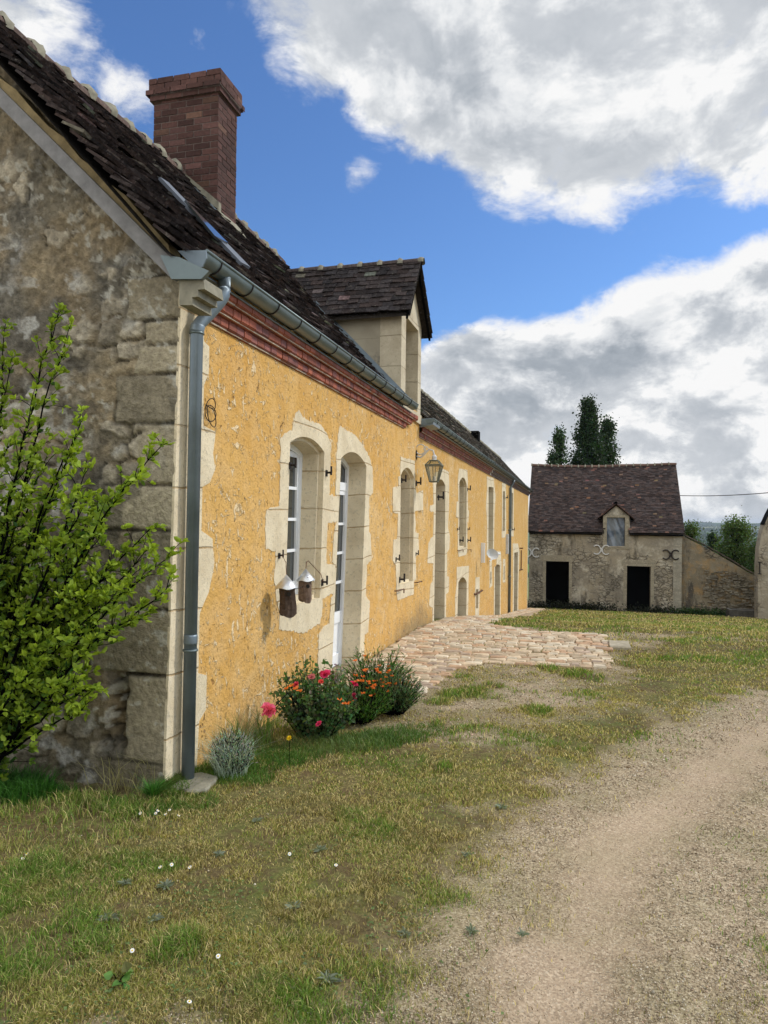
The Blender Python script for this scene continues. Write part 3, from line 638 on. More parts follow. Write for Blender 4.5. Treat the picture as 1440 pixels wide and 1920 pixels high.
        if d['dep'] > .25:
            fr.box((Xf+.002, ym-.03, zb), (Xf+.03, ym+.03, zt-.01))
            for q in (.25, .5, .75): fr.box((Xf+.002, bl[0], zb+(zt-zb)*q-.015), (Xf+.02, br[0], zb+(zt-zb)*q+.015))
            fr.build('frame', M['greyboard'], o)
# quoin stones showing on the yellow face at the near corner
q = [(fac(308, 1500)), ] ; qs = [(380, 575), (381, 640), (391, 650), (390, 700), (381, 722), (380, 798), (403, 810), (398, 850), (402, 880), (392, 905), (378, 913), (376, 995), (397, 1010), (400, 1060), (390, 1110), (373, 1150), (370, 1262), (386, 1266), (385, 1330), (372, 1352), (366, 1460)]
right = [fac(*p) for p in qs]; poly = right+[(right[-1][0], -.3), (ycorner(-.3)-.002, -.3), (ycorner(2.95)-.002, 2.95), (right[0][0], 2.95)]
poly = ragged(poly, .06, .004, 3); V, T = sheet(poly, []); mb = MB(); vs = [(XF+.006, a, b) for a, b in V]; fs = []
for f in T:
    a, b, c = (Vector(vs[i]) for i in f[:3]); fs.append(list(f) if (b-a).cross(c-a).x > 0 else list(f)[::-1])
mb.add(vs, fs); n = len(poly); mb.add([(XF+.006, *p) for p in poly]+[(XF-.01, *p) for p in poly], [(q, (q+1) % n, n+(q+1) % n, n+q) for q in range(n)])
mb.build('corner_stones', M['lime'], house)
# far corner quoin strip
mb = MB(); mb.box((XG-.02, Y_END-.35, -4.4), (XG+.006, Y_END+.003, 3.0)); mb.build('corner_stones', M['lime'], house)

# ---- gable: rubble, old render and dressed quoins
def ztop_gable(x):
    return np.where(x > -4.05, 3.10+(XF-x)*(5.05-3.10)/(4.05-2.28), 5.05-(-4.05-x)*1.05)
def build_gable():
    nu, nv = 260, 400; xs = np.linspace(-5.9, XF, nu); U, T = np.meshgrid(xs, np.linspace(0, 1, nv), indexing='ij')
    Zt = ztop_gable(U); Z = -.5+(Zt+.5)*T
    # stones: jittered rows of centres
    pts = []; r = random.Random(3); z = -.5
    while z < 5.2:
        st = r.uniform(.10, .19); x = -6+r.uniform(0, .2)
        while x < -2.2: w = r.uniform(.12, .34); pts.append((x+w/2+r.uniform(-.03, .03), z+st/2+r.uniform(-.03, .03), st/w)); x += w
        z += st
    P = np.array(pts); q = np.stack([U.ravel(), Z.ravel()], 1); wob = .11
    q0 = q[:, 0]+wob*(fbm(q[:, 0], q[:, 1], 4.2, 12)-.5)*2; q1 = q[:, 1]+wob*(fbm(q[:, 0], q[:, 1], 4.2, 13)-.5)*2
    F1 = np.full(len(q), 9.); F2 = np.full(len(q), 9.); idx = np.zeros(len(q), int)
    for i, (a, b, asp) in enumerate(P):
        d = np.hypot((q0-a)*.62, q1-b); m1 = d < F1; F2 = np.where(m1, F1, np.minimum(F2, d)); idx = np.where(m1, i, idx); F1 = np.where(m1, d, F1)
    edge = (F2-F1).reshape(U.shape); idx = idx.reshape(U.shape)
    stone = sst(.012, .045, edge)
    vis = sst(.44, .56, fbm(U, Z, 1.5, 23)+.10*sst(1.9, 2.3, Z)*sst(3, 2.5, Z)+.12*sst(3.6, 4.5, Z))   # where stones show through the render
    pick = (np.random.default_rng(4).random(len(P)))[idx]; vis = np.clip(vis+(pick > .86)*.8-(pick < .34)*.9, 0, 1)*sst(.40, .52, fbm(U, Z, 7, 29)+.06)
    rough = fbm(U, Z, 9, 25)-.5
    fine = fbm(U, Z, 30, 26, 3)-.5; dsp = .016*stone*vis+.022*rough+.014*fine+.05*(fbm(U, Z, .8, 28)-.5)
    tone = np.random.default_rng(6).random(len(P))[idx]
    mort = np.array([.24, .205, .14]); warm = np.array([.36, .27, .15]); grey = np.array([.135, .122, .095])
    n1 = sst(.38, .62, fbm(U, Z, 1.7, 34)); n2 = sst(.42, .66, fbm(U, Z, 3.3, 37))
    c = mort[None, None]*(1-n1[..., None])+grey*n1[..., None]; c = c*(1-.45*n2[..., None])+warm*.45*n2[..., None]
    sc = np.array([.37, .325, .24])*(.45+.65*tone[..., None]+.35*fbm(U, Z, 11, 39)[..., None]); k = (stone*vis)[..., None]; c = c*(1-k)+sc*k
    crack = (1-sst(.0, .014, edge))*vis; cn = sst(.45, .6, fbm(U, Z, 5, 30)); c = c*(1-.6*(crack*cn)[..., None]); dsp = dsp-.02*crack*cn; c = c*(.55+.95*(fine+.5))[..., None]*(.8+.45*fbm(U, Z, 6, 33)[..., None])
    # smoother patch of render high near the verge
    # hollow with bare masonry low on the wall
    hx, hy = on(1, 3.5, 225, 1335)[0], on(1, 3.5, 225, 1335)[2]
    hole = sst(1.15, .8, np.maximum(np.abs(U-hx)/.24, np.abs(Z-hy)/.24)+.35*rough*2)
    course = np.abs(((Z+.02*rough*2)/.085) % 1-.5)*2; vert = np.abs(((U+.08*np.floor(Z/.085))/.17) % 1-.5)*2
    jt = np.maximum(sst(.72, .95, course), sst(.86, .97, vert))
    dsp = dsp*(1-hole)+hole*(-.07-.05*jt+.03*rough); hc = np.array([.25, .19, .115])*(.7+.5*fbm(U, Z, 12, 44)[..., None])*(1-.75*jt[..., None]); c = c*(1-hole[..., None])+hc*hole[..., None]
    # quoins
    zj = [-.5]+[float(on(1, 3.5, 330, y)[2]) for y in (1460, 1287, 1155, 997, 905, 780, 680, 620, 569)]+[3.05]
    wd = [.55, .34, .66, .34, .58, .30, .52, .36, .30, .46]
    for i in range(len(zj)-1):
        w = wd[i % len(wd)]*.82; zz0, zz1 = zj[i], zj[i+1]
        m = np.minimum(np.minimum(Z-zz0, zz1-Z), (U-(XF-w))+.02*rough*2); ins = sst(-.004, .012, m); gr = sst(.022, .004, np.abs(m))*sst(-.03, 0., m)
        qc = np.array([.41, .355, .245])*(.6+.4*((i*37) % 10)/10)*(.62+.5*fbm(U, Z, 3, 90+i)[..., None]+.3*fbm(U, Z, 16, 80+i)[..., None])
        dsp = dsp*(1-ins)+ins*(.003+.014*rough+.009*fine); c = c*(1-ins[..., None])+qc*ins[..., None]; gn = sst(.35, .6, fbm(U, Z, 8, 71+i)); c = c*(1-.6*(gr*gn)[..., None]); dsp = dsp-.009*gr
    # damp, algae and soil splash towards the ground
    dark = sst(.9, -.1, Z+.9*(fbm(U, Z, 1.2, 66)-.5)); c = c*(1-.3*dark[..., None])+np.array([.045, .045, .02])*.3*dark[..., None]
    lich = sst(.57, .64, fbm(U, Z, 7.5, 55, 6))*sst(.42, .56, fbm(U, Z, 1.3, 57)); c = c*(1-.7*lich[..., None])+np.array([.50, .49, .44])*.7*lich[..., None]
    spk = sst(.63, .68, fbm(U, Z, 21, 58, 3))*sst(.4, .55, fbm(U, Z, 1.9, 59)); c = c*(1-.7*spk[..., None])+np.array([.52, .50, .42])*.7*spk[..., None]
    blk = sst(.60, .68, fbm(U, Z, 4.5, 64, 5))*sst(.45, .6, fbm(U, Z, 1.1, 63)); c = c*(1-.55*blk[..., None])+np.array([.06, .055, .045])*.55*blk[..., None]
    fade = np.minimum(1, (XF-U)/.03); Yp = np.vectorize(ycorner)(Z)-dsp*fade
    V = np.stack([U, Yp, Z], -1).reshape(-1, 3); Fq = grid_faces(nu, nv)
    np_mesh('gable_wall', V, Fq, M['rubble'], house, col=c.reshape(-1, 3), smooth=True)
build_gable()

# ---- roofs
def ridge_line(y): return (np.interp(y, [3.5, 5, 7, 10, 12], [-4.02, -4.2, -4.5, -4.6, -4.6]), np.interp(y, [3.5, 5, 7, 10, 12], [5.08, 5.26, 5.60, 5.69, 5.69]))
def tiled(name, surf, L, W, row, tw, parent, mat, colf, seed=1, lift=.018, thick=.016, skip=None, jit=.012):
    """surf(u,v)->(point) with u metres up the slope, v metres along; rows of overlapping plain tiles"""
    r = random.Random(seed); mb = MB(); nr = int(L/row)+1
    for i in range(nr):
        u = i*row; v = -tw*(.5 if i % 2 else 0)+r.uniform(-.01, .01)
        while v < W:
            w = tw*r.uniform(.9, 1.08); v0, v1 = max(v, 0), min(v+w-.006, W)
            if v1-v0 > .03 and not (skip and skip(u, (v0+v1)/2)):
                ju = r.uniform(-jit, jit); l = lift*r.uniform(.6, 1.7); tl = r.uniform(-.006, .006)
                u1 = min(u+row*1.9, L+.03)
                P = [Vector(surf(u+ju, v0)), Vector(surf(u+ju, v1)), Vector(surf(u1, v1)), Vector(surf(u1, v0))]
                nrm = (P[1]-P[0]).cross(P[3]-P[0]); nrm.normalize()
                if nrm.z < 0: nrm = -nrm
                t0 = l+thick
                vs = [P[0]+nrm*(t0+tl), P[1]+nrm*(t0-tl), P[2]+nrm*thick*.6, P[3]+nrm*thick*.6, P[0]+nrm*(t0+tl-thick), P[1]+nrm*(t0-tl-thick), P[2]-nrm*.004, P[3]-nrm*.004]
                mb.col = colf(r, u, (v0+v1)/2)
                mb.add(vs, [(0, 1, 2, 3), (0, 4, 5, 1), (1, 5, 6, 2), (3, 7, 4, 0)])
            v += w
    # boarding under the tiles, following the same surface
    mb.col = (.03, .025, .02); nv = max(2, int(W/.5))
    nl = 12 if skip else 5; nv = nv*(4 if skip else 1)
    for i in range(nv):
        a, b = W*i/nv, W*(i+1)/nv
        for j in range(nl):
            ua, ub = L*j/nl, L*(j+1)/nl
            if skip and any(skip(p, q) for p in (ua, ub) for q in (a, b)): continue
            mb.add([(p[0], p[1], p[2]-.07) for p in (surf(ua, a), surf(ua, b), surf(ub, b), surf(ub, a))], [(0, 1, 2, 3)])
    return mb.build(name, mat, parent)
def tcol(base, var=.35, odd=.06, oddc=(.16, .14, .115)):
    def f(r, u, v):
        if r.random() < odd: return tuple(q*r.uniform(.8, 1.2) for q in oddc)
        k = r.uniform(1-var, 1+var); h = r.uniform(-.08, .12); return (base[0]*k*(1+h), base[1]*k, base[2]*k*(1-h*.6))
    return f
Y0R = 3.50; EX = -2.20
def sag(x, y): return .035*math.sin(x*2.3+y*1.1)+.02*math.sin(y*3.7+x)
SL1 = 3.45
def surf1(u, v):
    y = Y0R+v; rx, rz = ridge_line(y); t = u/SL1; s = (f1(u, y, 1.3, 8)-.5)*.07
    return (EX+(rx-EX)*t, y+(.05*s), Z_EAVE+(rz-Z_EAVE)*t+s*(.3+t))
W1R = Y_SEC+.02-Y0R
YD0, YD1 = fac(750, 728)[0], fac(787, 760)[0]          # dormer cheeks
YDR = (YD0+YD1)/2-.12; ZDR = 5.25
def skip1(u, v):
    y = Y0R+v; x = surf1(u, v)[0]; z = surf1(u, v)[2]
    return (YD0 < y < YD1) and z < ZDR-abs(y-YDR)*1.35
tiled('roof', surf1, SL1, W1R, .105, .165, house, M['tile'], tcol((.045, .034, .031), .5, .08), 2, .03, .02, skip1, .022)
SL2 = 2.28
def surf2(u, v):
    y = Y_SEC+.02+v; t = u/SL2; s = (f1(u, y, .8, 18)-.5)*.06
    return (EX-.02+(-3.84-EX)*t, y, Z_EAVE+.01+(4.84-Z_EAVE)*t+s*(.4+t))
tiled('roof', surf2, SL2, Y_END+.1-Y_SEC, .11, .19, house, M['tile'], tcol((.075, .066, .052)), 3, .02, .018)
# back slopes close the roof
mb = MB(); mb.add([(-4.02, Y0R, 5.06), (-4.6, 10, 5.67), (-4.6, Y_SEC, 5.67), (-7, Y_SEC, 3.1), (-6.6, Y0R, 2.6)], [(0, 1, 2, 3, 4)])
mb.add([(-3.84, Y_SEC, 4.83), (-3.84, Y_END+.1, 4.83), (-6.2, Y_END+.1, 2.9), (-6.2, Y_SEC, 2.9)], [(0, 1, 2, 3)])
mb.add([(-2.3, Y_SEC, 3.12), (-4.6, Y_SEC, 5.66), (-7, Y_SEC, 3.1)], [(0, 1, 2)])
mb.col = (.05, .04, .035); mb.build('back_roof', M['cement'], house)
# ridge tiles bedded in lumps of mortar
def ridge(name, path_fn, y0, y1, step, r0, axis='y', colr=(.12, .085, .07), lump=True, parent=None, mats=None):
    mb = MB(); r = random.Random(9); n = int((y1-y0)/step)
    for i in range(n):
        a = y0+(y1-y0)*i/n; b = y0+(y1-y0)*(i+1)/n; pa, pb = Vector(path_fn(a)), Vector(path_fn(b)); d = (pb-pa).normalized()
        side = d.cross(Vector((0, 0, 1))).normalized(); up = side.cross(d); k = r.uniform(.8, 1.2); mb.col = tuple(q*k for q in colr); mb.m = 0
        vs = []; m = 8; lz = r.uniform(-.008, .01)
        for (p, rr) in ((pa, r0*1.08), (pb+d*.03, r0*.94)):
            for q in range(m+1):
                th = math.pi*(-.05+1.1*q/m); vs.append(p+side*math.cos(th)*rr*1.15+up*(math.sin(th)*rr-.04+lz))
        mb.add(vs, [(q, q+1, m+1+q+1, m+1+q) for q in range(m)])
        if lump:
            mb.m = 1; mb.col = (.25, .21, .15); vs = []
            for (o, rr) in ((-.035, r0*1.0), (-.01, r0*1.32), (.02, r0*1.34), (.05, r0*1.0)):
                for q in range(m+1):
                    th = math.pi*(-.08+1.16*q/m); j = 1+r.uniform(-.12, .12); vs.append(pa+d*o+side*math.cos(th)*rr*1.15*j+up*(math.sin(th)*rr*j-.04))
            mb.add(vs, [(s*(m+1)+q, s*(m+1)+q+1, (s+1)*(m+1)+q+1, (s+1)*(m+1)+q) for s in range(3) for q in range(m)])
    return mb.build(name, mats or [M['tile'], M['cement']], parent, True)
def rp1(y): rx, rz = ridge_line(y); return (float(rx), y, float(rz)+.02)
ridge('ridge_tiles', rp1, Y0R, Y_SEC, .36, .085, parent=house)
ridge('ridge_tiles', lambda y: (-3.85, y, 4.86), Y_SEC+.02, Y_END+.1, .36, .08, parent=house, colr=(.09, .075, .06))
mb = MB(); pv = surf2(1.9, 27-Y_SEC); mb.box((pv[0]-.2, 26.6, pv[2]), (pv[0]+.12, 27.1, pv[2]+.34)); mb.col = (.1, .08, .07); mb.build('roof_vent', M['tile'], house)
# verge: grey board, mortar fillet
def gp(x, y, off=0): p = on(1, 3.58-off, x, y); return p
mb = MB(); pts = [gp(-60, 105), gp(345, 508), gp(322, 523), gp(-60, 140)]; mb.prism(pts, (0, .05, 0)); mb.build('verge_board', M['greyboard'], house)
mb = MB(); up = [(-60, 90), (0, 146), (30, 168), (60, 204), (90, 236), (120, 258), (150, 296), (172, 312), (205, 344), (235, 366), (262, 398), (290, 430), (315, 458), (320, 480), (330, 496)]
mb.prism([gp(-60, 112, -.03)]+[gp(*p, -.03) for p in up]+[gp(325, 498, -.03)], (0, .12, 0)); mb.build('verge_mortar', M['mortar'], house)
# zinc corner cheek and stone kneeler
mb = MB(); mb.prism([gp(300, 478, .035), gp(336, 482, .035), gp(392, 508, .035), gp(377, 523, .035), gp(321, 523, .035)], (0, .03, 0)); mb.build('corner_flashing', M['zinc'], house)
kp = [(336, 523), (381, 521), (384, 542), (371, 543), (372, 556), (360, 557), (361, 572), (336, 572)]
mb = MB(); mb.prism([on(1, 3.57, *p) for p in kp], (0, .22, 0)); mb.build('kneeler_stone', M['cement'], house)
# ---- cornice of red brick
def brickrow(mb, y0, y1, xw, z0, z1, proud, r, bw=.112, base=(.27, .075, .04)):
    y = y0
    while y < y1:
        w = bw*r.uniform(.94, 1.06); k = r.uniform(.65, 1.2); b = base if r.random() > .18 else (.22, .075, .06)
        mb.col = tuple(q*k for q in b); p = proud+r.uniform(-.004, .004); e = min(y+w-.007, y1)
        # sloping nose
        pts = [(xw-.1, y, z1), (xw+p, y, z1), (xw+p, y, z0+.022), (xw+p-.03, y, z0), (xw-.1, y, z0)]
        mb.prism([(a, b_, c+r.uniform(-.0015, .0015)) for a, b_, c in pts], (0, e-y, 0)); y += w
    mb.col = (.40, .33, .25); mb.box((xw-.1, y0, z0+.004), (xw+proud-.016, y1, z1-.004))
r = random.Random(4); cb = MB(); ca_, cb_ = fac(398, 600)[0]-.05, fac(757, 797)[0]
for i, (z0, z1, p) in enumerate([(2.835, 2.905, .035), (2.908, 2.978, .08), (2.981, 3.05, .125)]):
    brickrow(cb, ca_-.03*i, cb_+.18*i, XF, z0, z1, p, r)
cb.build('brick_cornice', M['cornice'], house)
cb = MB(); yb = fac(917, 880, XG)[0]
for i, (z0, z1, p) in enumerate([(2.84, 2.91, .035), (2.913, 2.983, .08), (2.986, 3.055, .125)]):
    brickrow(cb, Y_SEC+.05, yb, XG, z0, z1, p, r, .115)
    brickrow(cb, yb+.2, Y_END, XG, z0, z1, p, r, .2, (.13, .085, .07)); cb.col = (.5, .46, .38); cb.box((XG, yb, z0), (XG+p+.004, yb+.19, z1))
cb.build('brick_cornice', M['cornice'], house)
# ---- gutters
GXc, GZc, GR = -2.115, 3.115, .066
def gutter(y0, y1, sp, first, z0, z1, lab=None, endcap=True):
    mb = MB(); m = 12; nseg = 24; vs = []
    def zc(y): return z0+(z1-z0)*(y-y0)/(y1-y0)
    for y in (y0, y1):
        for rr in (GR, GR-.004):
            for q in range(m+1):
                th = math.pi*(1+q/m); vs.append((GXc+math.cos(th)*rr, y, zc(y)+math.sin(th)*rr))
    k = m+1
    fs = [(q, q+1, 2*k+q+1, 2*k+q) for q in range(m)]+[(k+q+1, k+q, 3*k+q, 3*k+q+1) for q in range(m)]
    mb.add(vs, fs)
    mb.add([(GXc+math.cos(math.pi*(1+q/m))*GR, y0, zc(y0)+math.sin(math.pi*(1+q/m))*GR) for q in range(m+1)], [tuple(range(m+1))])
    mb.add([(GXc+math.cos(math.pi*(1+q/m))*GR, y1, zc(y1)+math.sin(math.pi*(1+q/m))*GR) for q in range(m+1)], [tuple(range(m+1))])
    mb.tube([(GXc+GR, y0, zc(y0)+.004), (GXc+GR, y1, zc(y1)+.004)], .0095, 8)
    g = mb.build('gutter', M['zinc'], house, False)
    for p in g.data.polygons: p.use_smooth = len(p.vertices) == 4
    y = y0+first
    while y < y1:
        b = MB(); pts = [(GXc-GR-.004, y, zc(y)+.03)]+[(GXc+math.cos(math.pi*(1+q/m))*(GR+.004), y, zc(y)+math.sin(math.pi*(1+q/m))*(GR+.004)) for q in range(m+1)]
        pts += [(GXc+GR+.012, y, zc(y)+.016), (GXc+GR-.012, y, zc(y)+.018)]
        b.tube(pts, .0045, 6); b.build('bracket', M['iron'], g); y += sp
    # drip strip under the gutter
    s = MB(); s.box((GXc-.16, y0, zc(y0)-.082), (GXc-.03, y1, zc(y0)-.076)); s.tube([(GXc-.03, y0, zc(y0)-.08), (GXc-.03, y1, zc(y0)-.08)], .007, 6)
    s.col = (.05, .05, .05); s.build('drip_strip', M['zincd'], g); return g
gut1 = gutter(3.66, 9.42, .43, .18, 3.118, 3.135); gut2 = gutter(Y_SEC-.02, Y_END+.1, .47, .3, 3.10, 3.11)
# tapered stop end of the gutter at the gable
mb = MB(); e = [(333, 470), (386, 469), (387, 484), (379, 500), (366, 503)]; mb.prism([on(1, 3.645, *p) for p in e], (0, .012, 0)); mb.build('stop_end', M['zincd'], gut1)
mb = MB(); mb.prism([(GXc-.2, Y_SEC, 3.11), (GXc+.06, Y_SEC, 3.12), (GXc+.05, Y_SEC, 3.02), (XG+.02, Y_SEC, 2.98), (XG+.02, Y_SEC, 3.1)], (0, .55, 0)); mb.build('corner_flashing', M['zincd'], house)
# ---- downpipes
def downpipe(path, rad, collars, label=None):
    mb = MB(); mb.tube(path, rad, 20); o = mb.build('downpipe', M['zincd'], house, True)
    for z, h, e in collars:
        c = MB(); i = min(range(len(path)-1), key=lambda i: 0 if path[i+1][2] <= z <= path[i][2] else 1); a, b = Vector(path[i]), Vector(path[i+1]); t = (a.z-z)/(a.z-b.z); p = a.lerp(b, t); d = (b-a).normalized()
        c.tube([p-d*h/2, p-d*h*.3, p+d*h*.3, p+d*h/2], rad, 20, rr=[rad+e*.5, rad+e, rad+e, rad+e*.5]); c.build('collar', M['zinc'] if e > .005 else M['zincd'], o, True)
    return o
pt = on(0, -2.215, 369, 622); pb = on(0, -2.215, 352, 1462); pt = Vector(pt); pb = Vector(pb)
g0 = Vector((GXc+.012, pt.y+.13, GZc-GR+.03))
ctrl = [g0, g0+Vector((0, -.005, -.06)), g0+Vector((0, -.02, -.13)), pt+Vector((.045, .06, .12)), pt+Vector((.01, .012, .05)), pt, pt+Vector((0, 0, -.04))]
pth = [tuple(p) for p in ctrl[:1]]
for i in range(1, len(ctrl)-2):
    for t in (0, .25, .5, .75):
        p0, p1, p2, p3 = ctrl[i-1], ctrl[i], ctrl[i+1], ctrl[i+2]
        pth.append(tuple(.5*((2*p1)+(p2-p0)*t+(2*p0-5*p1+4*p2-p3)*t*t+(3*p1-p0-3*p2+p3)*t**3)))
pth += [tuple(pt), tuple(pb)]
def zat(y): return on(0, -2.215, 360, y)[2]
downpipe(pth, .0385, [(zat(612), .05, .004), (zat(621), .014, .007), (zat(1198), .06, .003), (zat(1218), .015, .007)])
p2 = on(0, XG+.07, 957, 922); downpipe([(GXc+.0, p2[1], 3.05), (GXc-.03, p2[1], 2.95), (XG+.07, p2[1], 2.75), (XG+.07, p2[1], float(hz(p2[1])))], .05, [(1.2, .06, .012), (-.5, .06, .012)])
# ---- dormer
dorm = MB(); XD = XF+.012; zc0 = 3.0; zct = 4.46
def df(x, y): return fac(x, y, XD)
yL, yR = YD0, YD1; ya, yb_ = fac(760, 600)[0], fac(783, 620)[0]; zop = 4.40
dm = MB()
# front: piers, lintel and gable above, 0.28 m thick
dm.prism([(XD, yL, 3.05), (XD, ya, 3.05), (XD, ya, zop), (XD, yL, zop)], (-.3, 0, 0))
dm.prism([(XD, yb_, 3.05), (XD, yR, 3.05), (XD, yR, zop), (XD, yb_, zop)], (-.3, 0, 0))
dm.prism([(XD, yL, zop), (XD, yR, zop), (XD, yR, zct+.06), (XD, YDR+.02, ZDR-.06), (XD, yL, zct)], (-.3, 0, 0))
dm.prism([(XD+.02, ya-.2, 3.02), (XD+.02, yR+.01, 3.02), (XD+.02, yR+.01, 3.16), (XD+.02, ya-.2, 3.16)], (-.3, 0, 0))
dorm_o = dm.build('dormer', M['lime_clean'], house)
ck = MB(); ck.add([(XD-.01, yL+.004, 3.1), (XD-.01, yL+.004, zct), (-3.6, yL+.004, zct), (-3.6, yL+.004, 4.4), (-2.3, yL+.004, 3.05)], [(0, 1, 2, 3, 4)]); ck2 = ck; ck = MB()
ck.add([(XD-.01, yR-.004, 3.1), (XD-.01, yR-.004, zct), (-3.6, yR-.004, zct), (-3.6, yR-.004, 4.4), (-2.3, yR-.004, 3.05)], [(4, 3, 2, 1, 0)])
def mat_cheek():
    t = NT('dormer_cheek'); w = t.co('World'); s = t.sep(w)
    c = t.mix(t.rng(t.noise(w, 2.5, 5), .35, .65), (.40, .355, .26), (.33, .29, .21))
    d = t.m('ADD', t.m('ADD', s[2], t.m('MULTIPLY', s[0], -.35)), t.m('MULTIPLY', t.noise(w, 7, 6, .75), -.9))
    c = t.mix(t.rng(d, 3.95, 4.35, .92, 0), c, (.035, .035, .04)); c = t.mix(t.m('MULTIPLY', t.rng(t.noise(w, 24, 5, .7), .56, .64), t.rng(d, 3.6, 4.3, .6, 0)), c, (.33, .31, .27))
    jz = t.rng(t.m('ABSOLUTE', t.m('SUBTRACT', s[2], 4.05)), .0, .008, .5, 0); c = t.mix(jz, c, (.2, .17, .12))
    return t.out(c, .93, t.bump(t.noise(w, 20, 5), .5, .008), spec=.15)
M['cheek'] = mat_cheek(); ck2.build('dormer_cheek', M['cheek'], dorm_o); ck.build('dormer_cheek', M['cheek'], dorm_o)
bk = MB(); bk.add([(XD-.26, ya-.1, 3.1), (XD-.26, yb_+.1, 3.1), (XD-.26, yb_+.1, zop+.05), (XD-.26, ya-.1, zop+.05)], [(0, 1, 2, 3)]); bk.build('dormer_window', M['glass'], dorm_o)
# dormer roof: near slope and far slope
dE = .13; slope = (ZDR-(zct-.08))/(YDR-(yL-dE))
def dsurf(sgn, ye, ze):
    L = math.hypot(YDR-ye, ZDR-ze)
    def f(u, v): t = u/L; return (XF+.16-v, ye+(YDR-ye)*t, ze+(ZDR-ze)*t)
    return f, L
fd1, L1 = dsurf(1, yL-dE, zct-.1)
def dskip(fn):
    def g(u, v):
        p = fn(u, v); rx, rz = ridge_line(p[1]); z = Z_EAVE+(rz-Z_EAVE)*(EX-p[0])/(EX-rx); return p[2] < z-.10
    return g
tiled('dormer_roof', fd1, L1, 2.25, .10, .165, dorm_o, M['tile'], tcol((.045, .037, .035), .35, .015), 7, .014, .014, dskip(fd1), .004)
fd2, L2 = dsurf(-1, yR+dE, zct-.02)
tiled('dormer_roof', fd2, L2, 2.25, .10, .165, dorm_o, M['tile'], tcol((.05, .04, .036), .35, .015), 8, .014, .014, dskip(fd2), .004)
ridge('dormer_ridge', lambda x: (XF+.17-x, YDR, ZDR+.02), 0, 2.1, .29, .055, parent=dorm_o, colr=(.09, .07, .065))
bb = MB()
for (ye, ze) in ((yL-dE, zct-.1), (yR+dE, zct-.02)):
    for off, dx, hh in ((.0, .0, .05), (.06, -.02, .05)):
        bb.prism([(XF+.15+dx, ye, ze-off), (XF+.15+dx, YDR, ZDR-off), (XF+.15+dx, YDR, ZDR-off-hh), (XF+.15+dx, ye, ze-off-hh)], (-.03, 0, 0))
bb.col = (.17, .13, .09); bb.build('verge_boards', M['wood'], dorm_o)
# zinc apron along the cheek
mb = MB(); mb.prism([(-2.16, yL-.004, 3.16), (-2.16, yL-.004, 3.24), (-3.5, yL-.004, 4.62), (-3.5, yL-.004, 4.54)], (0, -.012, 0)); mb.prism([(-2.18, yL-.02, 3.15), (-3.5, yL-.02, 4.56), (-3.5, yL-.15, 4.57), (-2.18, yL-.15, 3.165)], (.01, 0, .012)); mb.build('apron_flashing', M['zincd'], dorm_o)
# ---- skylight strip of zinc and glass on the near roof
def rs(x, y, lift=.05, m=1.07):
    d = ray(x, y); z0 = Z_EAVE+lift*1.4; t = -(CAM[2]-z0+m*(CAM[0]-EX))/(d[2]+m*d[0]); return CAM+d*t
sk = MB(); A = [rs(296, 336), rs(312, 346), rs(466, 505), rs(448, 496)]
sk.prism([tuple(p) for p in A], (.018, 0, .018)); sko = sk.build('skylight', mat_flat('lead_grey', (.11, .125, .15), .6, 0, .3, .25), house)
B = [rs(345, 378, .075), rs(366, 398, .075), rs(425, 458, .075), rs(400, 445, .075)]; sk = MB(); sk.prism([tuple(p) for p in B], (.012, 0, .012)); sk.build('pane', M['glass'], sko)
# ---- chimney
chX0, chX1, chY0, chY1 = -4.86, -4.02, 7.40, 7.86; zb0, zsh, ztp = 4.9, 6.50, 6.76
def brick_stack():
    mb = MB(); r = random.Random(8); ch = .075; z = zb0; row = 0
    def ring(z0, z1, g, off, base):
        x0, x1, y0, y1 = chX0-g, chX1+g, chY0-g, chY1+g
        for (axis, fixed, a, b) in (('x', y0, x0, x1), ('x', y1, x0, x1), ('y', x1, y0, y1), ('y', x0, y0, y1)):
            v = a-off
            while v < b:
                w = .215; s0, s1 = max(v, a), min(v+w-.013, b)
                if s1-s0 > .02:
                    k = r.uniform(.6, 1.25); bs = base if r.random() > .25 else (.10, .05, .042); bs = (.12, .065, .045) if r.random() < .1 else bs; mb.col = tuple(q*k for q in bs); p = r.uniform(-.002, .003)
                    if axis == 'x': mb.box((s0, fixed-.004-p, z0), (s1, fixed+.004+p, z1-.012))
                    else: mb.box((fixed-.004-p, s0, z0), (fixed+.004+p, s1, z1-.012))
                v += w
    while z < zsh: ring(z, z+ch, 0, .11*(row % 2), (.075, .036, .029)); z += ch; row += 1
    for g, zz0, zz1 in ((.035, zsh, zsh+.06), (.07, zsh+.06, zsh+.12), (.045, zsh+.12, zsh+.19), (.045, zsh+.19, ztp)): ring(zz0, zz1+.006, g, .1*(row % 2), (.085, .042, .034)); row += 1
    mb.col = (.13, .10, .085); mb.box((chX0+.001, chY0+.001, zb0), (chX1-.001, chY1-.001, zsh)); mb.box((chX0-.034, chY0-.034, zsh), (chX1+.034, chY1+.034, ztp-.012))
    return mb.build('chimney', M['brick'], house)
ch = brick_stack()
mb = MB(); zr = lambda x: Z_EAVE+1.07*(EX-x)
mb.prism([(chX0-.04, chY0-.05, zr(chX0)-.35), (chX0-.04, chY0-.05, 5.93), (chX0+.06, chY0-.05, 5.92), (chX1+.05, chY0-.05, zr(chX1)+.14), (chX1+.05, chY0-.05, zr(chX1)-.12)], (0, .06, 0)); mb.build('cement_flaunching', M['cement'], ch)
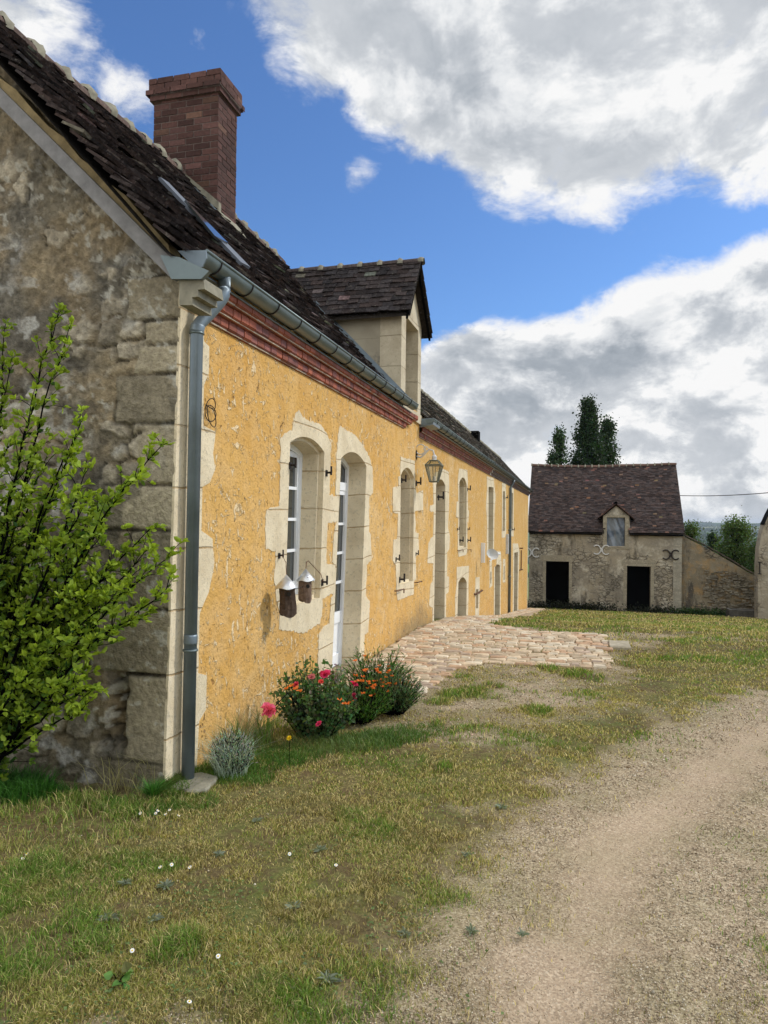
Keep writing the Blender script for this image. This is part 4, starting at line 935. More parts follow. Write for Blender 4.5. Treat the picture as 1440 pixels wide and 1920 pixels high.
mb = MB(); mb.prism([(chX1-.02, chY0-.06, zr(chX1)+.12), (chX1+.05, chY0-.06, zr(chX1)+.04), (chX1+.16, chY0-.06, zr(chX1)-.12), (chX1-.02, chY0-.06, zr(chX1)-.1)], (0, chY1-chY0+.12, 0)); mb.build('cement_apron', M['cement'], ch)
mb = MB(); mb.prism([(chX0+.02, chY0-.052, zr(chX0)+.02), (chX1+.03, chY0-.052, zr(chX1)+.05), (chX1+.03, chY0-.052, zr(chX1)+.005), (chX0+.02, chY0-.052, zr(chX0)-.03)], (0, -.06, .0)); mb.build('lead_flashing', M['zincd'], ch)

# ---- iron fittings on the facade (hinge pintles, shutter hooks)
def pintle(x, y, X=XF, s=1.0, mat='iron'):
    p = on(0, X, x, y); mb = MB(); a, b, c = p; mb.tube([(a-.02, b, c), (a+.045*s, b, c)], .009*s, 6); mb.tube([(a+.045*s, b, c-.02*s), (a+.045*s, b, c+.05*s)], .008*s, 6); mb.box((a+.0, b-.018*s, c-.03*s), (a+.012, b+.018*s, c+.02*s)); mb.build('hinge_pintle', M[mat], house)
for x, y, s in [(543, 872, 1.2), (611, 886, 1.2), (522, 1041, .9), (603, 1091, 1.2)]: pintle(x, y, XF, s)
for x, y, s in [(752.5, 900, 1.4), (780, 905, 1.6), (748.5, 1086, 1.6), (779, 1038, 1), (741.5, 1048, 1.2)]: pintle(x, y, XF, s)
for x, y, s in [(822, 932, 2.0), (876, 917, 1.6), (876.5, 1013, 1.6), (862, 1013, 1.6), (857, 992, 1), (877, 992, 1), (948, 933, 1.6), (961, 993, 1.6)]: pintle(x, y, XG, s)
def hook(x, y, w, X, turn=1):
    a, b, c = on(0, X, x, y); mb = MB(); mb.tube([(a-.02, b, c), (a+.05, b, c), (a+.05, b+w, c-.004), (a+.05, b+w, c-.06*turn)], .008, 6); mb.build('shutter_hook', M['rust'], house)
hook(739.5, 1108, .34, XF); hook(777, 1092, .3, XF, .3); hook(857, 1032, .5, XG); hook(875, 1031, .35, XG)
a, b, c = on(0, XG, 888.5, 1114); mb = MB(); e = on(0, XG, 901, 1115); mb.tube([(a-.02, b, c), (a+.05, b, c), (a+.05, e[1], c-.03), (a-.02, e[1], c-.03)], .022, 6); mb.build('window_bar', M['rust'], house)
a, b, c = on(0, XG, 974, 1028); mb = MB(); e = on(0, XG, 975, 1068); mb.tube([(a-.02, b, c), (a+.12, b, c), (a+.12, b+.3, c)], .03, 6); mb.tube([(a+.06, b+.3, c-.1), (a+.06, b+.3, e[2])], .025, 6); mb.tube([(a, b+.1, e[2]), (a+.1, b+.6, e[2])], .03, 6); mb.build('door_rail', M['rust'], house)
# grey meter box / bracket beside the far downpipe
a, b, c = on(0, XG, 949, 1020); mb = MB(); mb.box((a-.02, b-.12, c-.35), (a+.08, b+.12, c+.35)); mb.build('meter_box', M['paleiron'], house)

# ------------------------------------------------------------------ barn
YB = 41.0
def bp(x, y, Y=YB): p = on(1, Y, x, y); return (float(p[0]), float(p[2]))
barn = empty('barn', (1.5, YB, -3.3), 'grey stone barn with steep plum brown tiled roof and two open doorways', 'barn')
bx0, bx1 = -2.40, bp(1278, 1070)[0]; bez = bp(1281, 1000)[1]
d1 = [bp(1023, 1140), bp(1023, 1052), bp(1067, 1053), bp(1067, 1140)]; d2 = [bp(1175, 1145), bp(1175, 1061), bp(1220, 1063), bp(1220, 1145)]
for d in (d1, d2): d[0] = (d[0][0], -3.9); d[3] = (d[3][0], -3.9)
dw = [bp(1138, 1024), bp(1138, 970), bp(1172, 971), bp(1173, 1024)]
wout = [(bx0, -4.0), (d1[0][0], -4.0), (bx1, -4.0), (bx1, bez-.05), (bp(1181, 1000)[0], bez-.05), (bp(1181, 968)[0], bp(1181, 968)[1]), (bp(1155, 948)[0], bp(1155, 948)[1]), (bp(1131, 968)[0], bp(1131, 968)[1]), (bp(1131, 1000)[0], bez-.05), (bx0, bez-.05)]
ex = [(x, z) for x in np.arange(bx0+.2, bx1, .3) for z in np.arange(-3.8, bez-.1, .3)]
V, T = sheet(wout, [dw, [(p[0], p[1]+(0 if i in (1, 2) else -.2)) for i, p in enumerate(d1)], [(p[0], p[1]+(0 if i in (1, 2) else -.2)) for i, p in enumerate(d2)]], ex)
mb = MB(); vs = [(a, YB+.03*(f1(a, b, .9, 4)-.5), b) for a, b in V]; fs = []
for f in T:
    a, b, c = (Vector(vs[i]) for i in f[:3]); fs.append(list(f) if (b-a).cross(c-a).y < 0 else list(f)[::-1])
mb.add(vs, fs)
for d in (dw, d1, d2):
    n = 4; mb.add([(p[0], YB-.01, p[1]) for p in d]+[(p[0], YB+.5, p[1]) for p in d], [(0, 1, 5, 4), (1, 2, 6, 5), (2, 3, 7, 6), (3, 0, 4, 7)])
YR, YBk = 44.5, 48.0; rz = float(on(1, YR, 1270, 871)[2])
mb.add([(bx1, YB, -4.2), (bx1, YBk, -4.6), (bx1, YBk, bez), (bx1, YR, rz-.05), (bx1, YB, bez-.05)], [(0, 1, 2, 3, 4)])
mb.add([(bx0, YB, -4.2), (bx0, YBk, -4.6), (bx0, YBk, bez), (bx0, YR, rz-.05), (bx0, YB, bez-.05)], [(4, 3, 2, 1, 0)])
mb.add([(bx0, YBk, -4.6), (bx1, YBk, -4.6), (bx1, YBk, bez), (bx0, YBk, bez)], [(0, 1, 2, 3)])
mb.build('wall', M['barnwall'], barn)
bst = mat_stone('barn_stone', (.30, .27, .2), (.25, .22, .16), .45, .02, .4, (.14, .12, .09))
for d, w in ((d1, .16), (d2, .18)):
    mb = MB()   # dressed stone round the openings
    (xa, _), (_, zt), (xb, _), _ = d[0], d[1], d[2], d[3]
    mb.box((xa-w, YB-.018, -3.5), (xa-.004, YB+.1, zt)); mb.box((xb+.004, YB-.018, -3.5), (xb+w, YB+.1, zt)); mb.box((xa-w*1.6, YB-.02, zt+.003), (xb+w*1.5, YB+.1, zt+.34)); mb.build('stone_surround', bst, barn)
mb = MB()
xa, xb = dw[1][0], dw[2][0]; zt, zb = dw[1][1], dw[0][1]
mb.box((xa-.2, YB-.025, zb-.02), (xa-.004, YB+.3, zt)); mb.box((xb+.004, YB-.025, zb-.02), (xb+.2, YB+.3, zt)); mb.box((xa-.25, YB-.035, zb-.14), (xb+.25, YB+.3, zb-.022)); mb.box((xa-.2, YB-.026, zt+.003), (xb+.2, YB+.3, zt+.14))
mb.build('stone_surround', bst, barn)
mb = MB(); mb.box((bx1-.42, YB-.02, -3.6), (bx1+.004, YB+.1, bez-.06)); mb.build('corner_stones', mat_stone('barn_quoin', (.33, .31, .25), (.26, .24, .19), .5, .02, .5, (.14, .12, .09)), barn)
mb = MB(); mb.box((bx0+.1, YB+.5, -4.2), (bx1-.1, YBk-.1, -4.1)); mb.box((bx0+.1, YB+2.2, -4.1), (bx1-.1, YB+2.3, .6)); mb.build('barn_shade_panel', mat_flat('shade_black', (.006, .006, .006), .98, 0, 0), barn)  # near-black panels put in for the unlit barn interior behind the doorways
mb = MB(); n = 16   # crumpled blue-grey sheet hung in the loft window
for i in range(n):
    for j in range(n): pass
gx, gzv = np.meshgrid(np.linspace(xa, xb, 30), np.linspace(zb, zt, 44), indexing='ij'); gy = YB+.2+.09*(fbm(gx*1.6+gzv*.5, gzv*.35, 2.6, 3))
t = NT('hanging_sheet'); w = t.co('World'); sheetm = t.out(t.mix(t.rng(t.noise(w, 1.4, 4), .4, .6), (.05, .075, .11), (.16, .19, .22)), .18, None, spec=.7)
np_mesh('hanging_sheet', np.stack([gx, gy, gzv], -1).reshape(-1, 3), grid_faces(30, 44), sheetm, barn, smooth=True)
BW = bx1+.12-(bx0-.1); BL_ = math.hypot(YR-(YB-.22), rz-(bez-.02))
def bsurf(u, v):
    t = u/BL_; x = bx0-.1+v; s = -.09*math.sin(math.pi*min(1, max(0, (x+2.4)/8.1)))*t+(f1(x, u, .6, 15)-.5)*.1
    return (x, YB-.22+(YR-YB+.22)*t, bez-.02+(rz-bez+.02)*t+s)
def bskip(u, v):
    p = bsurf(u, v); return abs(p[0]-(xa+xb)/2) < .62 and p[2] < bp(1155, 946)[1]-abs(p[0]-(xa+xb)/2)*1.05-.05
tiled('roof', bsurf, BL_, BW, .115, .2, barn, M['barntile'], tcol((.056, .042, .038), .45, .03, (.17, .10, .07)), 5, .02, .02, bskip, .012)
mb = MB(); mb.add([(bx0-.1, YR, rz), (bx1+.1, YR, rz), (bx1+.1, YBk+.2, bez), (bx0-.1, YBk+.2, bez)], [(0, 1, 2, 3)]); mb.build('back_roof', M['cement'], barn)
ridge('ridge_tiles', lambda x: (x, YR, bsurf(BL_, x-bx0+.1)[2]+.03), bx0-.1, bx1+.12, .38, .11, parent=barn, colr=(.13, .08, .06))
mb = MB(); mb.box((bx0, YB-.2, bez-.16), (xa-.25, YB-.02, bez-.04)); mb.col = (.10, .08, .06); mb.build('eaves_board', M['wood'], barn); mb = MB(); mb.box((xb+.25, YB-.2, bez-.16), (bx1+.05, YB-.02, bez-.04)); mb.col = (.10, .08, .06); mb.build('eaves_board', M['wood'], barn)
# loft dormer roof
mb0 = MB(); ax, az = bp(1155, 945); dorb = None
for sg in (-1, 1):
    exx, ezz = (bp(1122, 972) if sg < 0 else bp(1190, 974)); L = math.hypot(ax-exx, az-ezz)
    f = (lambda exx, ezz, L: (lambda u, v: (exx+(ax-exx)*u/L, YB-.12+v, ezz+(az-ezz)*u/L)))(exx, ezz, L)
    o = tiled('dormer_roof', f, L, 2.2, .115, .2, barn, M['barntile'], tcol((.11, .065, .05), .35, .05, (.25, .18, .1)), 6+sg, .02, .02, lambda u, v, f=f: f(u, v)[2] < bez+(f(u, v)[1]-YB+.22)*(rz-bez)/(YR-YB+.22)-.15)
mb = MB(); mb.tube([(ax, YB-.12, az+.06), (ax, YB+1.3, az+.06)], .08, 8); mb.col = (.3, .24, .14); mb.build('dormer_ridge', M['barntile'], barn)
# wrought wall anchors like two letters C back to back
for i, (x, y, mt, lab) in enumerate([(1127.5, 1031, 'paleiron', None), (1257.5, 1040, 'iron', None), (997, 1036, 'paleiron', None)]):
    cx, cz = bp(x, y); mb = MB()
    for sg in (-1, 1):
        pts = [(cx+sg*(.25-.21*math.cos(a)), YB-.05, cz+.25*math.sin(a)) for a in np.linspace(-2.35, 2.35, 19)]
        mb.tube(pts, .036, 6)
    mb.box((cx-.05, YB-.07, cz-.1), (cx+.05, YB, cz+.1)); mb.build('wall_anchor', M[mt], barn)

# sloping side wall beside the barn
sw_ = empty('side_wall', (7.5, 41.3, -3.3), 'low rubble and render wall with sloping top joining the barn on the right', 'wall')
P = [on(1, 41.3, *p) for p in [(1277, 1170), (1277, 1003), (1330, 1030), (1375, 1056), (1404, 1074), (1420, 1080), (1421, 1170)]]
def slab_wall(name, poly, y, th, mat, parent):
    pts = [(p[0], p[2]) for p in poly]; a = np.array(pts); ex = [(x, z) for x in np.arange(a[:, 0].min(), a[:, 0].max(), .18) for z in np.arange(a[:, 1].min(), a[:, 1].max(), .18)]
    exa = np.array(ex); ok = inpoly(exa[:, 0], exa[:, 1], pts); V, T = sheet(pts, [], [tuple(q) for q in exa[ok]]); mb = MB()
    vs = [(q[0], y-.10*(fbm(np.array([q[0]]), np.array([q[1]]), 2.5, 6)[0]-.5), q[1]) for q in V]; fs = []
    for f in T:
        a_, b_, c_ = (Vector(vs[i]) for i in f[:3]); fs.append(list(f) if (b_-a_).cross(c_-a_).y < 0 else list(f)[::-1])
    mb.add(vs, fs); n = len(pts); mb.add([(q[0], y-.0, q[1]) for q in pts]+[(q[0], y+th, q[1]) for q in pts], [(q, (q+1) % n, n+(q+1) % n, n+q) for q in range(n)]+[tuple(range(n, 2*n))])
    return mb.build(name, mat, parent, False)
slab_wall('masonry', P, 41.3, .5, M['sidewall'], sw_)
mb = MB(); cp = [on(1, 41.25, *p) for p in [(1276, 1000), (1330, 1027), (1375, 1053), (1404, 1071), (1426, 1082)]]
for a, b in zip(cp[:-1], cp[1:]):
    n = max(1, int(math.dist(a, b)/.32))
    for i in range(n):
        p = Vector(a).lerp(Vector(b), i/n); q = Vector(a).lerp(Vector(b), (i+.96)/n); k = rnd.uniform(.7, 1.2); mb.col = (.15*k, .125*k, .10*k); o = Vector((0, 0, .05)); j = rnd.uniform(-.01, .02)
        mb.prism([p+Vector((0, 0, j)), q+Vector((0, 0, j)), q+o, p+o+Vector((0, 0, .015))], (0, .6, 0))
mb.build('coping', M['tile'], sw_)
# stones protruding in the bare part of the wall
mb = MB(); r = random.Random(2)
for i in range(230):
    x = r.uniform(1322, 1418); y = r.uniform(1068, 1142); lim = 1003+(x-1277)*.545+14
    if y < lim: continue
    p = on(1, 41.25, x, y); w, h = r.uniform(.10, .26), r.uniform(.04, .09); k = r.uniform(.6, 1.25); mb.col = (.23*k, .205*k, .155*k)
    mb.box((p[0]-w/2, 41.215, p[2]-h/2), (p[0]+w/2, 41.35, p[2]+h/2), .012)
mb.build('bare_stones', M['rubble'], sw_)
# stone trough
tr_ = MB(); a = on(1, 39.5, 1367, 1143); b = on(1, 39.5, 1431, 1160); zt_ = float(a[2]); zb_ = float(b[2])-.1
x0, x1 = float(a[0]), float(b[0]); y0, y1 = 39.5, 40.2; w = .12
tr_.box((x0, y0, zb_), (x1, y0+w, zt_), .012); tr_.box((x0, y1-w, zb_), (x1, y1, zt_), .01); tr_.box((x0, y0+w, zb_), (x0+w, y1-w, zt_-.002), .008); tr_.box((x1-w, y0+w, zb_), (x1, y1-w, zt_-.002), .008); tr_.box((x0+w, y0+w, zb_), (x1-w, y1-w, zb_+.15))
tr_.col = (.09, .085, .075); o = tr_.build('stone_trough', mat_flat('trough_stone', (.085, .08, .07), .95, 0, .1, .6, 4, 1.)); tag(o, 'dark stone trough at the foot of the sloping side wall', 'trough')
# outbuilding at the right edge
ob = empty('outbuilding', (11.5, 38, -3.2), 'pale stone outbuilding cut off by the right edge', 'building')
g = [on(1, 38, *p) for p in [(1421, 1175), (1421, 1060), (1423, 1028), (1429, 995), (1440, 966), (1475, 905), (1640, 905), (1760, 1030), (1760, 1175)]]
slab_wall('wall', g, 38, .7, mat_old_render('outbuilding_render', (.36, .31, .23), (.29, .25, .18), (.40, .36, .28), (.12, .10, .08), .56), ob)
mb = MB(); gg = [on(1, 37.9, *p) for p in [(1433, 984), (1442, 964), (1475, 903), (1642, 903), (1765, 1032)]]
for a, b in zip(gg[:-1], gg[1:]): mb.prism([a, b, (b[0], b[1], b[2]+.03), (a[0], a[1], a[2]+.03)], (0, .8, 0))
mb.col = (.16, .13, .10); mb.build('roof', M['barntile'], ob)
mb = MB(); p = on(1, 37.95, 1424.5, 1065); mb.tube([(p[0], 37.95, p[2]-.3), (p[0], 37.95, p[2]+.3)], .03, 6); mb.tube([(p[0]-.08, 37.95, p[2]+.28), (p[0]+.08, 37.95, p[2]+.28)], .025, 6); mb.tube([(p[0]-.08, 37.95, p[2]-.28), (p[0]+.08, 37.95, p[2]-.28)], .025, 6); mb.build('wall_anchor', M['iron'], ob)
# overhead cable
a = on(1, 44.0, 1273, 929); b = on(1, 38.5, 1470, 921); pts = []
for i in range(25): t = i/24; q = Vector(a).lerp(Vector(b), t); q.z -= .28*4*t*(1-t)*.35; pts.append(q)
mb = MB(); mb.tube(pts, .022, 6); o = mb.build('overhead_cable', M['iron']); tag(o, 'thin black cable strung from the barn roof towards the right', 'cable')

# ------------------------------------------------------------------ things on the facade and yard
# bird houses: hollow logs with cone roofs
def log_mesh(c, r0, h, bend, seed, n=22, m=12):
    r = random.Random(seed); V = []; 
    for j in range(m+1):
        t = j/m; cx = bend*(1-t)*math.sin(t*2+.5); rr = r0*(1+.14*(1-t))
        for k in range(n):
            a = 2*math.pi*k/n; q = rr*(1+.10*math.sin(3*a+seed)+.05*math.sin(9*a+t*3)+r.uniform(-.04, .04))
            V.append((c[0]+math.cos(a)*q, c[1]+cx+math.sin(a)*q, c[2]-h+h*t+(.02*math.sin(a*2) if j == 0 else 0)))
    Fq = [(j*n+k, j*n+(k+1) % n, (j+1)*n+(k+1) % n, (j+1)*n+k) for j in range(m) for k in range(n)]; Fq += [tuple(range(n))[::-1], tuple(range(m*n, m*n+n))]; return V, Fq
def birdhouse(tip, base_y, rad, lr, lh, bend, seed, label, col, X):
    p = on(0, X, *tip); q = on(0, X, tip[0], base_y); hh = p[2]-q[2]
    e = empty('bird_house', (p[0], p[1], q[2]-lh), label, 'bird house', 'log bird houses by the window')
    mb = MB(); V, Fq = log_mesh((p[0], p[1], q[2]+.03), lr, lh+.03, bend, seed); mb.col = col; mb.add(V, Fq); mb.build('log', M['wood'], e, False)
    mb = MB(); n = 28; vs = [(p[0], p[1], p[2])]+[(p[0]+math.cos(2*math.pi*k/n)*rad, p[1]+math.sin(2*math.pi*k/n)*rad, q[2]+.006*math.sin(k)) for k in range(n)]
    vs2 = [(a, b, c-.004) for a, b, c in vs]; mb.add(vs+vs2, [(0, 1+k, 1+(k+1) % n) for k in range(n)]+[(n+1, n+2+(k+1) % n, n+2+k) for k in range(n)]+[(1+k, n+2+k, n+2+(k+1) % n, 1+(k+1) % n) for k in range(n)])
    mb.build('cone_roof', M['alu'], e, True)
    mb = MB(); d = Vector(CAM)-Vector(p); d.z = 0; d.normalize(); hp = Vector((p[0], p[1], q[2]-.045))+(d+Vector((.5, 0, 0))).normalized()*(lr*1.02)
    mb.tube([hp-d*.02, hp+d*.012], .016, 12); mb.build('entrance_hole', M['dark'], e)
    return e, p, q
bhX = XF+.14
e1, p1, q1 = birdhouse((537, 1077), 1102, .088, .058, .21, .05, 1, 'larger dark bark bird house under a metal cone, left of the pair', (.075, .052, .038), bhX)
e2, p2_, q2 = birdhouse((573.5, 1066), 1088, .078, .05, .17, .0, 4, 'smaller grey brown bird house under a metal cone, right of the pair', (.16, .11, .08), XF+.10)
mb = MB(); a = Vector(on(0, XF, 600, 1090)); b = Vector(p2_); mb.tube([b, b+Vector((-.02, .06, .05)), b+Vector((-.04, .16, .055)), a+Vector((.03, -.06, .07)), a+Vector((.03, 0, 0))], .0035, 5); mb.build('hanging_wire', M['rust'], e2)
mb = MB(); a = Vector(on(0, XF, 522, 1041)); mb.tube([Vector(p1)+Vector((0, 0, -.02)), a.lerp(Vector(p1), .5)+Vector((.03, 0, .02)), a+Vector((.03, 0, 0))], .0025, 5); mb.build('hanging_wire', M['rust'], e1)
mb = MB(); mb.tube([(q1[0], q1[1]+.06, q1[2]-.03), (q2[0]-.01, q2[1]-.04, q2[2]-.05)], .003, 5); mb.build('tie_wire', M['iron'], e1)
# small coil of wire by the downpipe
a = on(0, XF+.03, 395, 768); mb = MB(); pts = []
for i in range(44):
    t = i/43*2*math.pi*2.3; k = .055+.012*math.sin(t*.7); pts.append((a[0]+.012*math.sin(t*1.3), a[1]+k*math.cos(t)*.9+.01*t/6, a[2]+k*1.15*math.sin(t)-.006*t/2))
mb.tube([(a[0]-.05, a[1]-.04, a[2]+.05)]+pts, .0032, 5); o = mb.build('wire_coil', M['iron']); tag(o, 'small coil of black wire hanging beside the downpipe', 'wire')
# wall lantern
lp = on(0, XG+.30, 814, 880); LX, LY, LZ = [float(v) for v in lp]; k = .66
lt = empty('wall_lantern', (XG, LY, LZ), 'pale metal coach lantern on a scrolled bracket above the arched doorway', 'lantern')
def lq(w, z): return [(LX-w, LY-w, z), (LX+w, LY-w, z), (LX+w, LY+w, z), (LX-w, LY+w, z)]
tp, bt = lq(.17*k, LZ+.06), lq(.085*k, LZ-.28*k)
mb = MB()
for i in range(4): mb.tube([tp[i], bt[i]], .009, 6); mb.tube([tp[i], tp[(i+1) % 4]], .012, 6); mb.tube([bt[i], bt[(i+1) % 4]], .01, 6); mt_ = Vector(tp[i]).lerp(Vector(tp[(i+1) % 4]), .5); mb_ = Vector(bt[i]).lerp(Vector(bt[(i+1) % 4]), .5); mb.tube([mt_, mb_], .006, 5)
up2 = lq(.09*k, LZ+.13)
for i in range(4): mb.tube([tp[i], up2[i]], .008, 6); mb.tube([up2[i], up2[(i+1) % 4]], .01, 6)
mb.build('frame', mat_flat('verdigris_metal', (.16, .165, .12), .6, .4, .4, .2), lt)
mb = MB(); mb.add(tp+bt, [(i, (i+1) % 4, 4+(i+1) % 4, 4+i) for i in range(4)]); mb.add(tp+up2, [(i, (i+1) % 4, 4+(i+1) % 4, 4+i) for i in range(4)]); mb.build('glass', M['clear'], lt)
mb = MB(); mb.tube([(LX, LY, LZ-.26*k), (LX, LY, LZ-.10)], .022, 8, rr=[.03, .018]); mb.tube([(LX, LY, LZ+.12), (LX, LY, LZ+.15), (LX, LY, LZ+.19), (LX, LY, LZ+.22)], .03, 10, rr=[.06, .035, .04, .015]); mb.build('cap', M['paleiron'], lt)
mb = MB(); wz = LZ+.22; mb.tube([(XG, LY, wz+.0), (XG+.03, LY, wz)], .075, 12); mb.tube([(XG, LY, wz+.14), (XG+.02, LY, wz+.14)], .045, 12)
arm = [(XG+.02, LY, wz-.02), (XG+.09, LY, wz-.04), (XG+.16, LY, wz+.02), (XG+.22, LY, wz+.08), (XG+.28, LY, wz+.06), (LX, LY, LZ+.2)]; mb.tube(arm, .014, 7)
mb.tube([(XG+.03+.075*math.cos(t)+.06, LY, wz+.08+.075*math.sin(t)) for t in np.linspace(-2.5, 3.2, 16)], .01, 6); mb.tube([(XG+.17+.03*math.cos(t), LY, wz+.09+.03*math.sin(t)) for t in np.linspace(0, 5.2, 14)], .008, 6); mb.build('scroll_bracket', M['paleiron'], lt)
# satellite dish
sp_ = on(0, XG, 913, 1036); SX, SY, SZ = XG, float(sp_[1]), float(sp_[2]); dk = 1.0
sd = empty('satellite_dish', (SX, SY, SZ), 'white bracket and small dish below the plain rectangular window', 'satellite dish')
mb = MB(); top_ = on(0, XG+.12, 911, 1018); bot_ = on(0, XG+.12, 911, 1055); mb.box((XG-.01, float(top_[1])-.05, float(bot_[2])), (XG+.10, float(top_[1])+.03, float(top_[2])), .0); mb.build('mounting_plate', M['white'], sd); mb = MB(); mb.tube([(XG+.1, SY+.1, SZ), (XG+.3, SY+.5, SZ-.05)], .03, 8); mb.tube([(XG+.05, SY+.2, SZ-.25), (XG+.3, SY+.5, SZ-.05)], .022, 8); mb.build('mast', M['white'], sd)
mb = MB(); dd = on(0, XG+.35, 922, 1040); C = Vector([float(v) for v in dd]); ax_ = Vector((.55, -.55, .35)).normalized(); s1 = ax_.cross(Vector((0, 0, 1))).normalized(); s2 = s1.cross(ax_); vs = [C-ax_*.07]
for rr, dz in ((.07, -.03), (.13, .0), (.18, .04)):
    for i in range(20): a = 2*math.pi*i/20; vs.append(C+s1*math.cos(a)*rr+s2*math.sin(a)*rr*.8+ax_*dz)
fs = [(0, 1+i, 1+(i+1) % 20) for i in range(20)]
for rgi in (0, 1): fs += [(1+rgi*20+i, 1+(rgi+1)*20+i, 1+(rgi+1)*20+(i+1) % 20, 1+rgi*20+(i+1) % 20) for i in range(20)]
mb.add(vs, fs); mb.build('dish', mat_flat('pale_dish', (.5, .5, .47), .5, 0, .4, .1), sd, True)
# stone slab under the pipe; flagstone at the edge of the paving
def slab(px, name, h, label, z0=0, seed=1):
    r = random.Random(seed); pts = []; n = len(px)
    P = [on(2, z0+h, *p) for p in px]
    for i in range(n):
        a, b = Vector(P[i]), Vector(P[(i+1) % n])
        for j in range(4): q = a.lerp(b, j/4); pts.append((q.x+r.uniform(-.006, .006), q.y+r.uniform(-.006, .006)))
    mb = MB(); m = len(pts); c = np.mean(pts, 0); top = [(x+(c[0]-x)*.05, y+(c[1]-y)*.05, z0+h) for x, y in pts]; md = [(x, y, z0+h-.012) for x, y in pts]; bo = [(x, y, z0-.1) for x, y in pts]
    mb.add(top+md+bo, [tuple(range(m))]+[(i, m+i, m+(i+1) % m, (i+1) % m) for i in range(m)]+[(m+i, 2*m+i, 2*m+(i+1) % m, m+(i+1) % m) for i in range(m)])
    mb.col = (.3, .27, .21); o = mb.build(name, M['cement' if seed == 1 else 'lime_dirty']); tag(o, label, 'stone slab'); return o
slab([(312, 1474), (352, 1482), (385, 1480), (410, 1455), (380, 1447), (340, 1450)], 'stone_slab', .03, 'grey slab under the foot of the near downpipe')
slab([(1143, 1212), (1184, 1213), (1178, 1201), (1141, 1200)], 'stone_slab', .05, 'loose tan flagstone just right of the paved terrace', -.07, 2)

# ------------------------------------------------------------------ plants
def leaf_cloud(P, D, s, C, asp=.45, fold=.25, cup=0):
    """P positions, D directions (unit), s lengths -> folded leaves of 6 vertices"""
    n = len(P); up = rng.normal(size=(n, 3)); up[:, 2] += .8; side = np.cross(D, up); side /= np.linalg.norm(side, axis=1)[:, None]+1e-9; nr = np.cross(side, D)
    s = s[:, None]; w = s*asp; V = np.zeros((n, 6, 3))
    V[:, 0] = P; V[:, 1] = P+D*s*.38+side*w*.5+nr*w*fold; V[:, 2] = P+D*s*.75+side*w*.40+nr*w*fold*.8-nr*s*.05; V[:, 3] = P+D*s-nr*s*.14; V[:, 4] = P+D*s*.75-side*w*.40+nr*w*fold*.8-nr*s*.05; V[:, 5] = P+D*s*.38-side*w*.5+nr*w*fold
    b = np.arange(n)[:, None]*6; T = np.concatenate([b+np.array([[0, 1, 2]]), b+np.array([[0, 2, 3]]), b+np.array([[0, 3, 4]]), b+np.array([[0, 4, 5]])])
    return V.reshape(-1, 3), T, np.repeat(C[:, None], 6, 1).reshape(-1, 3)
def unit(v): return v/(np.linalg.norm(v, axis=-1, keepdims=True)+1e-9)
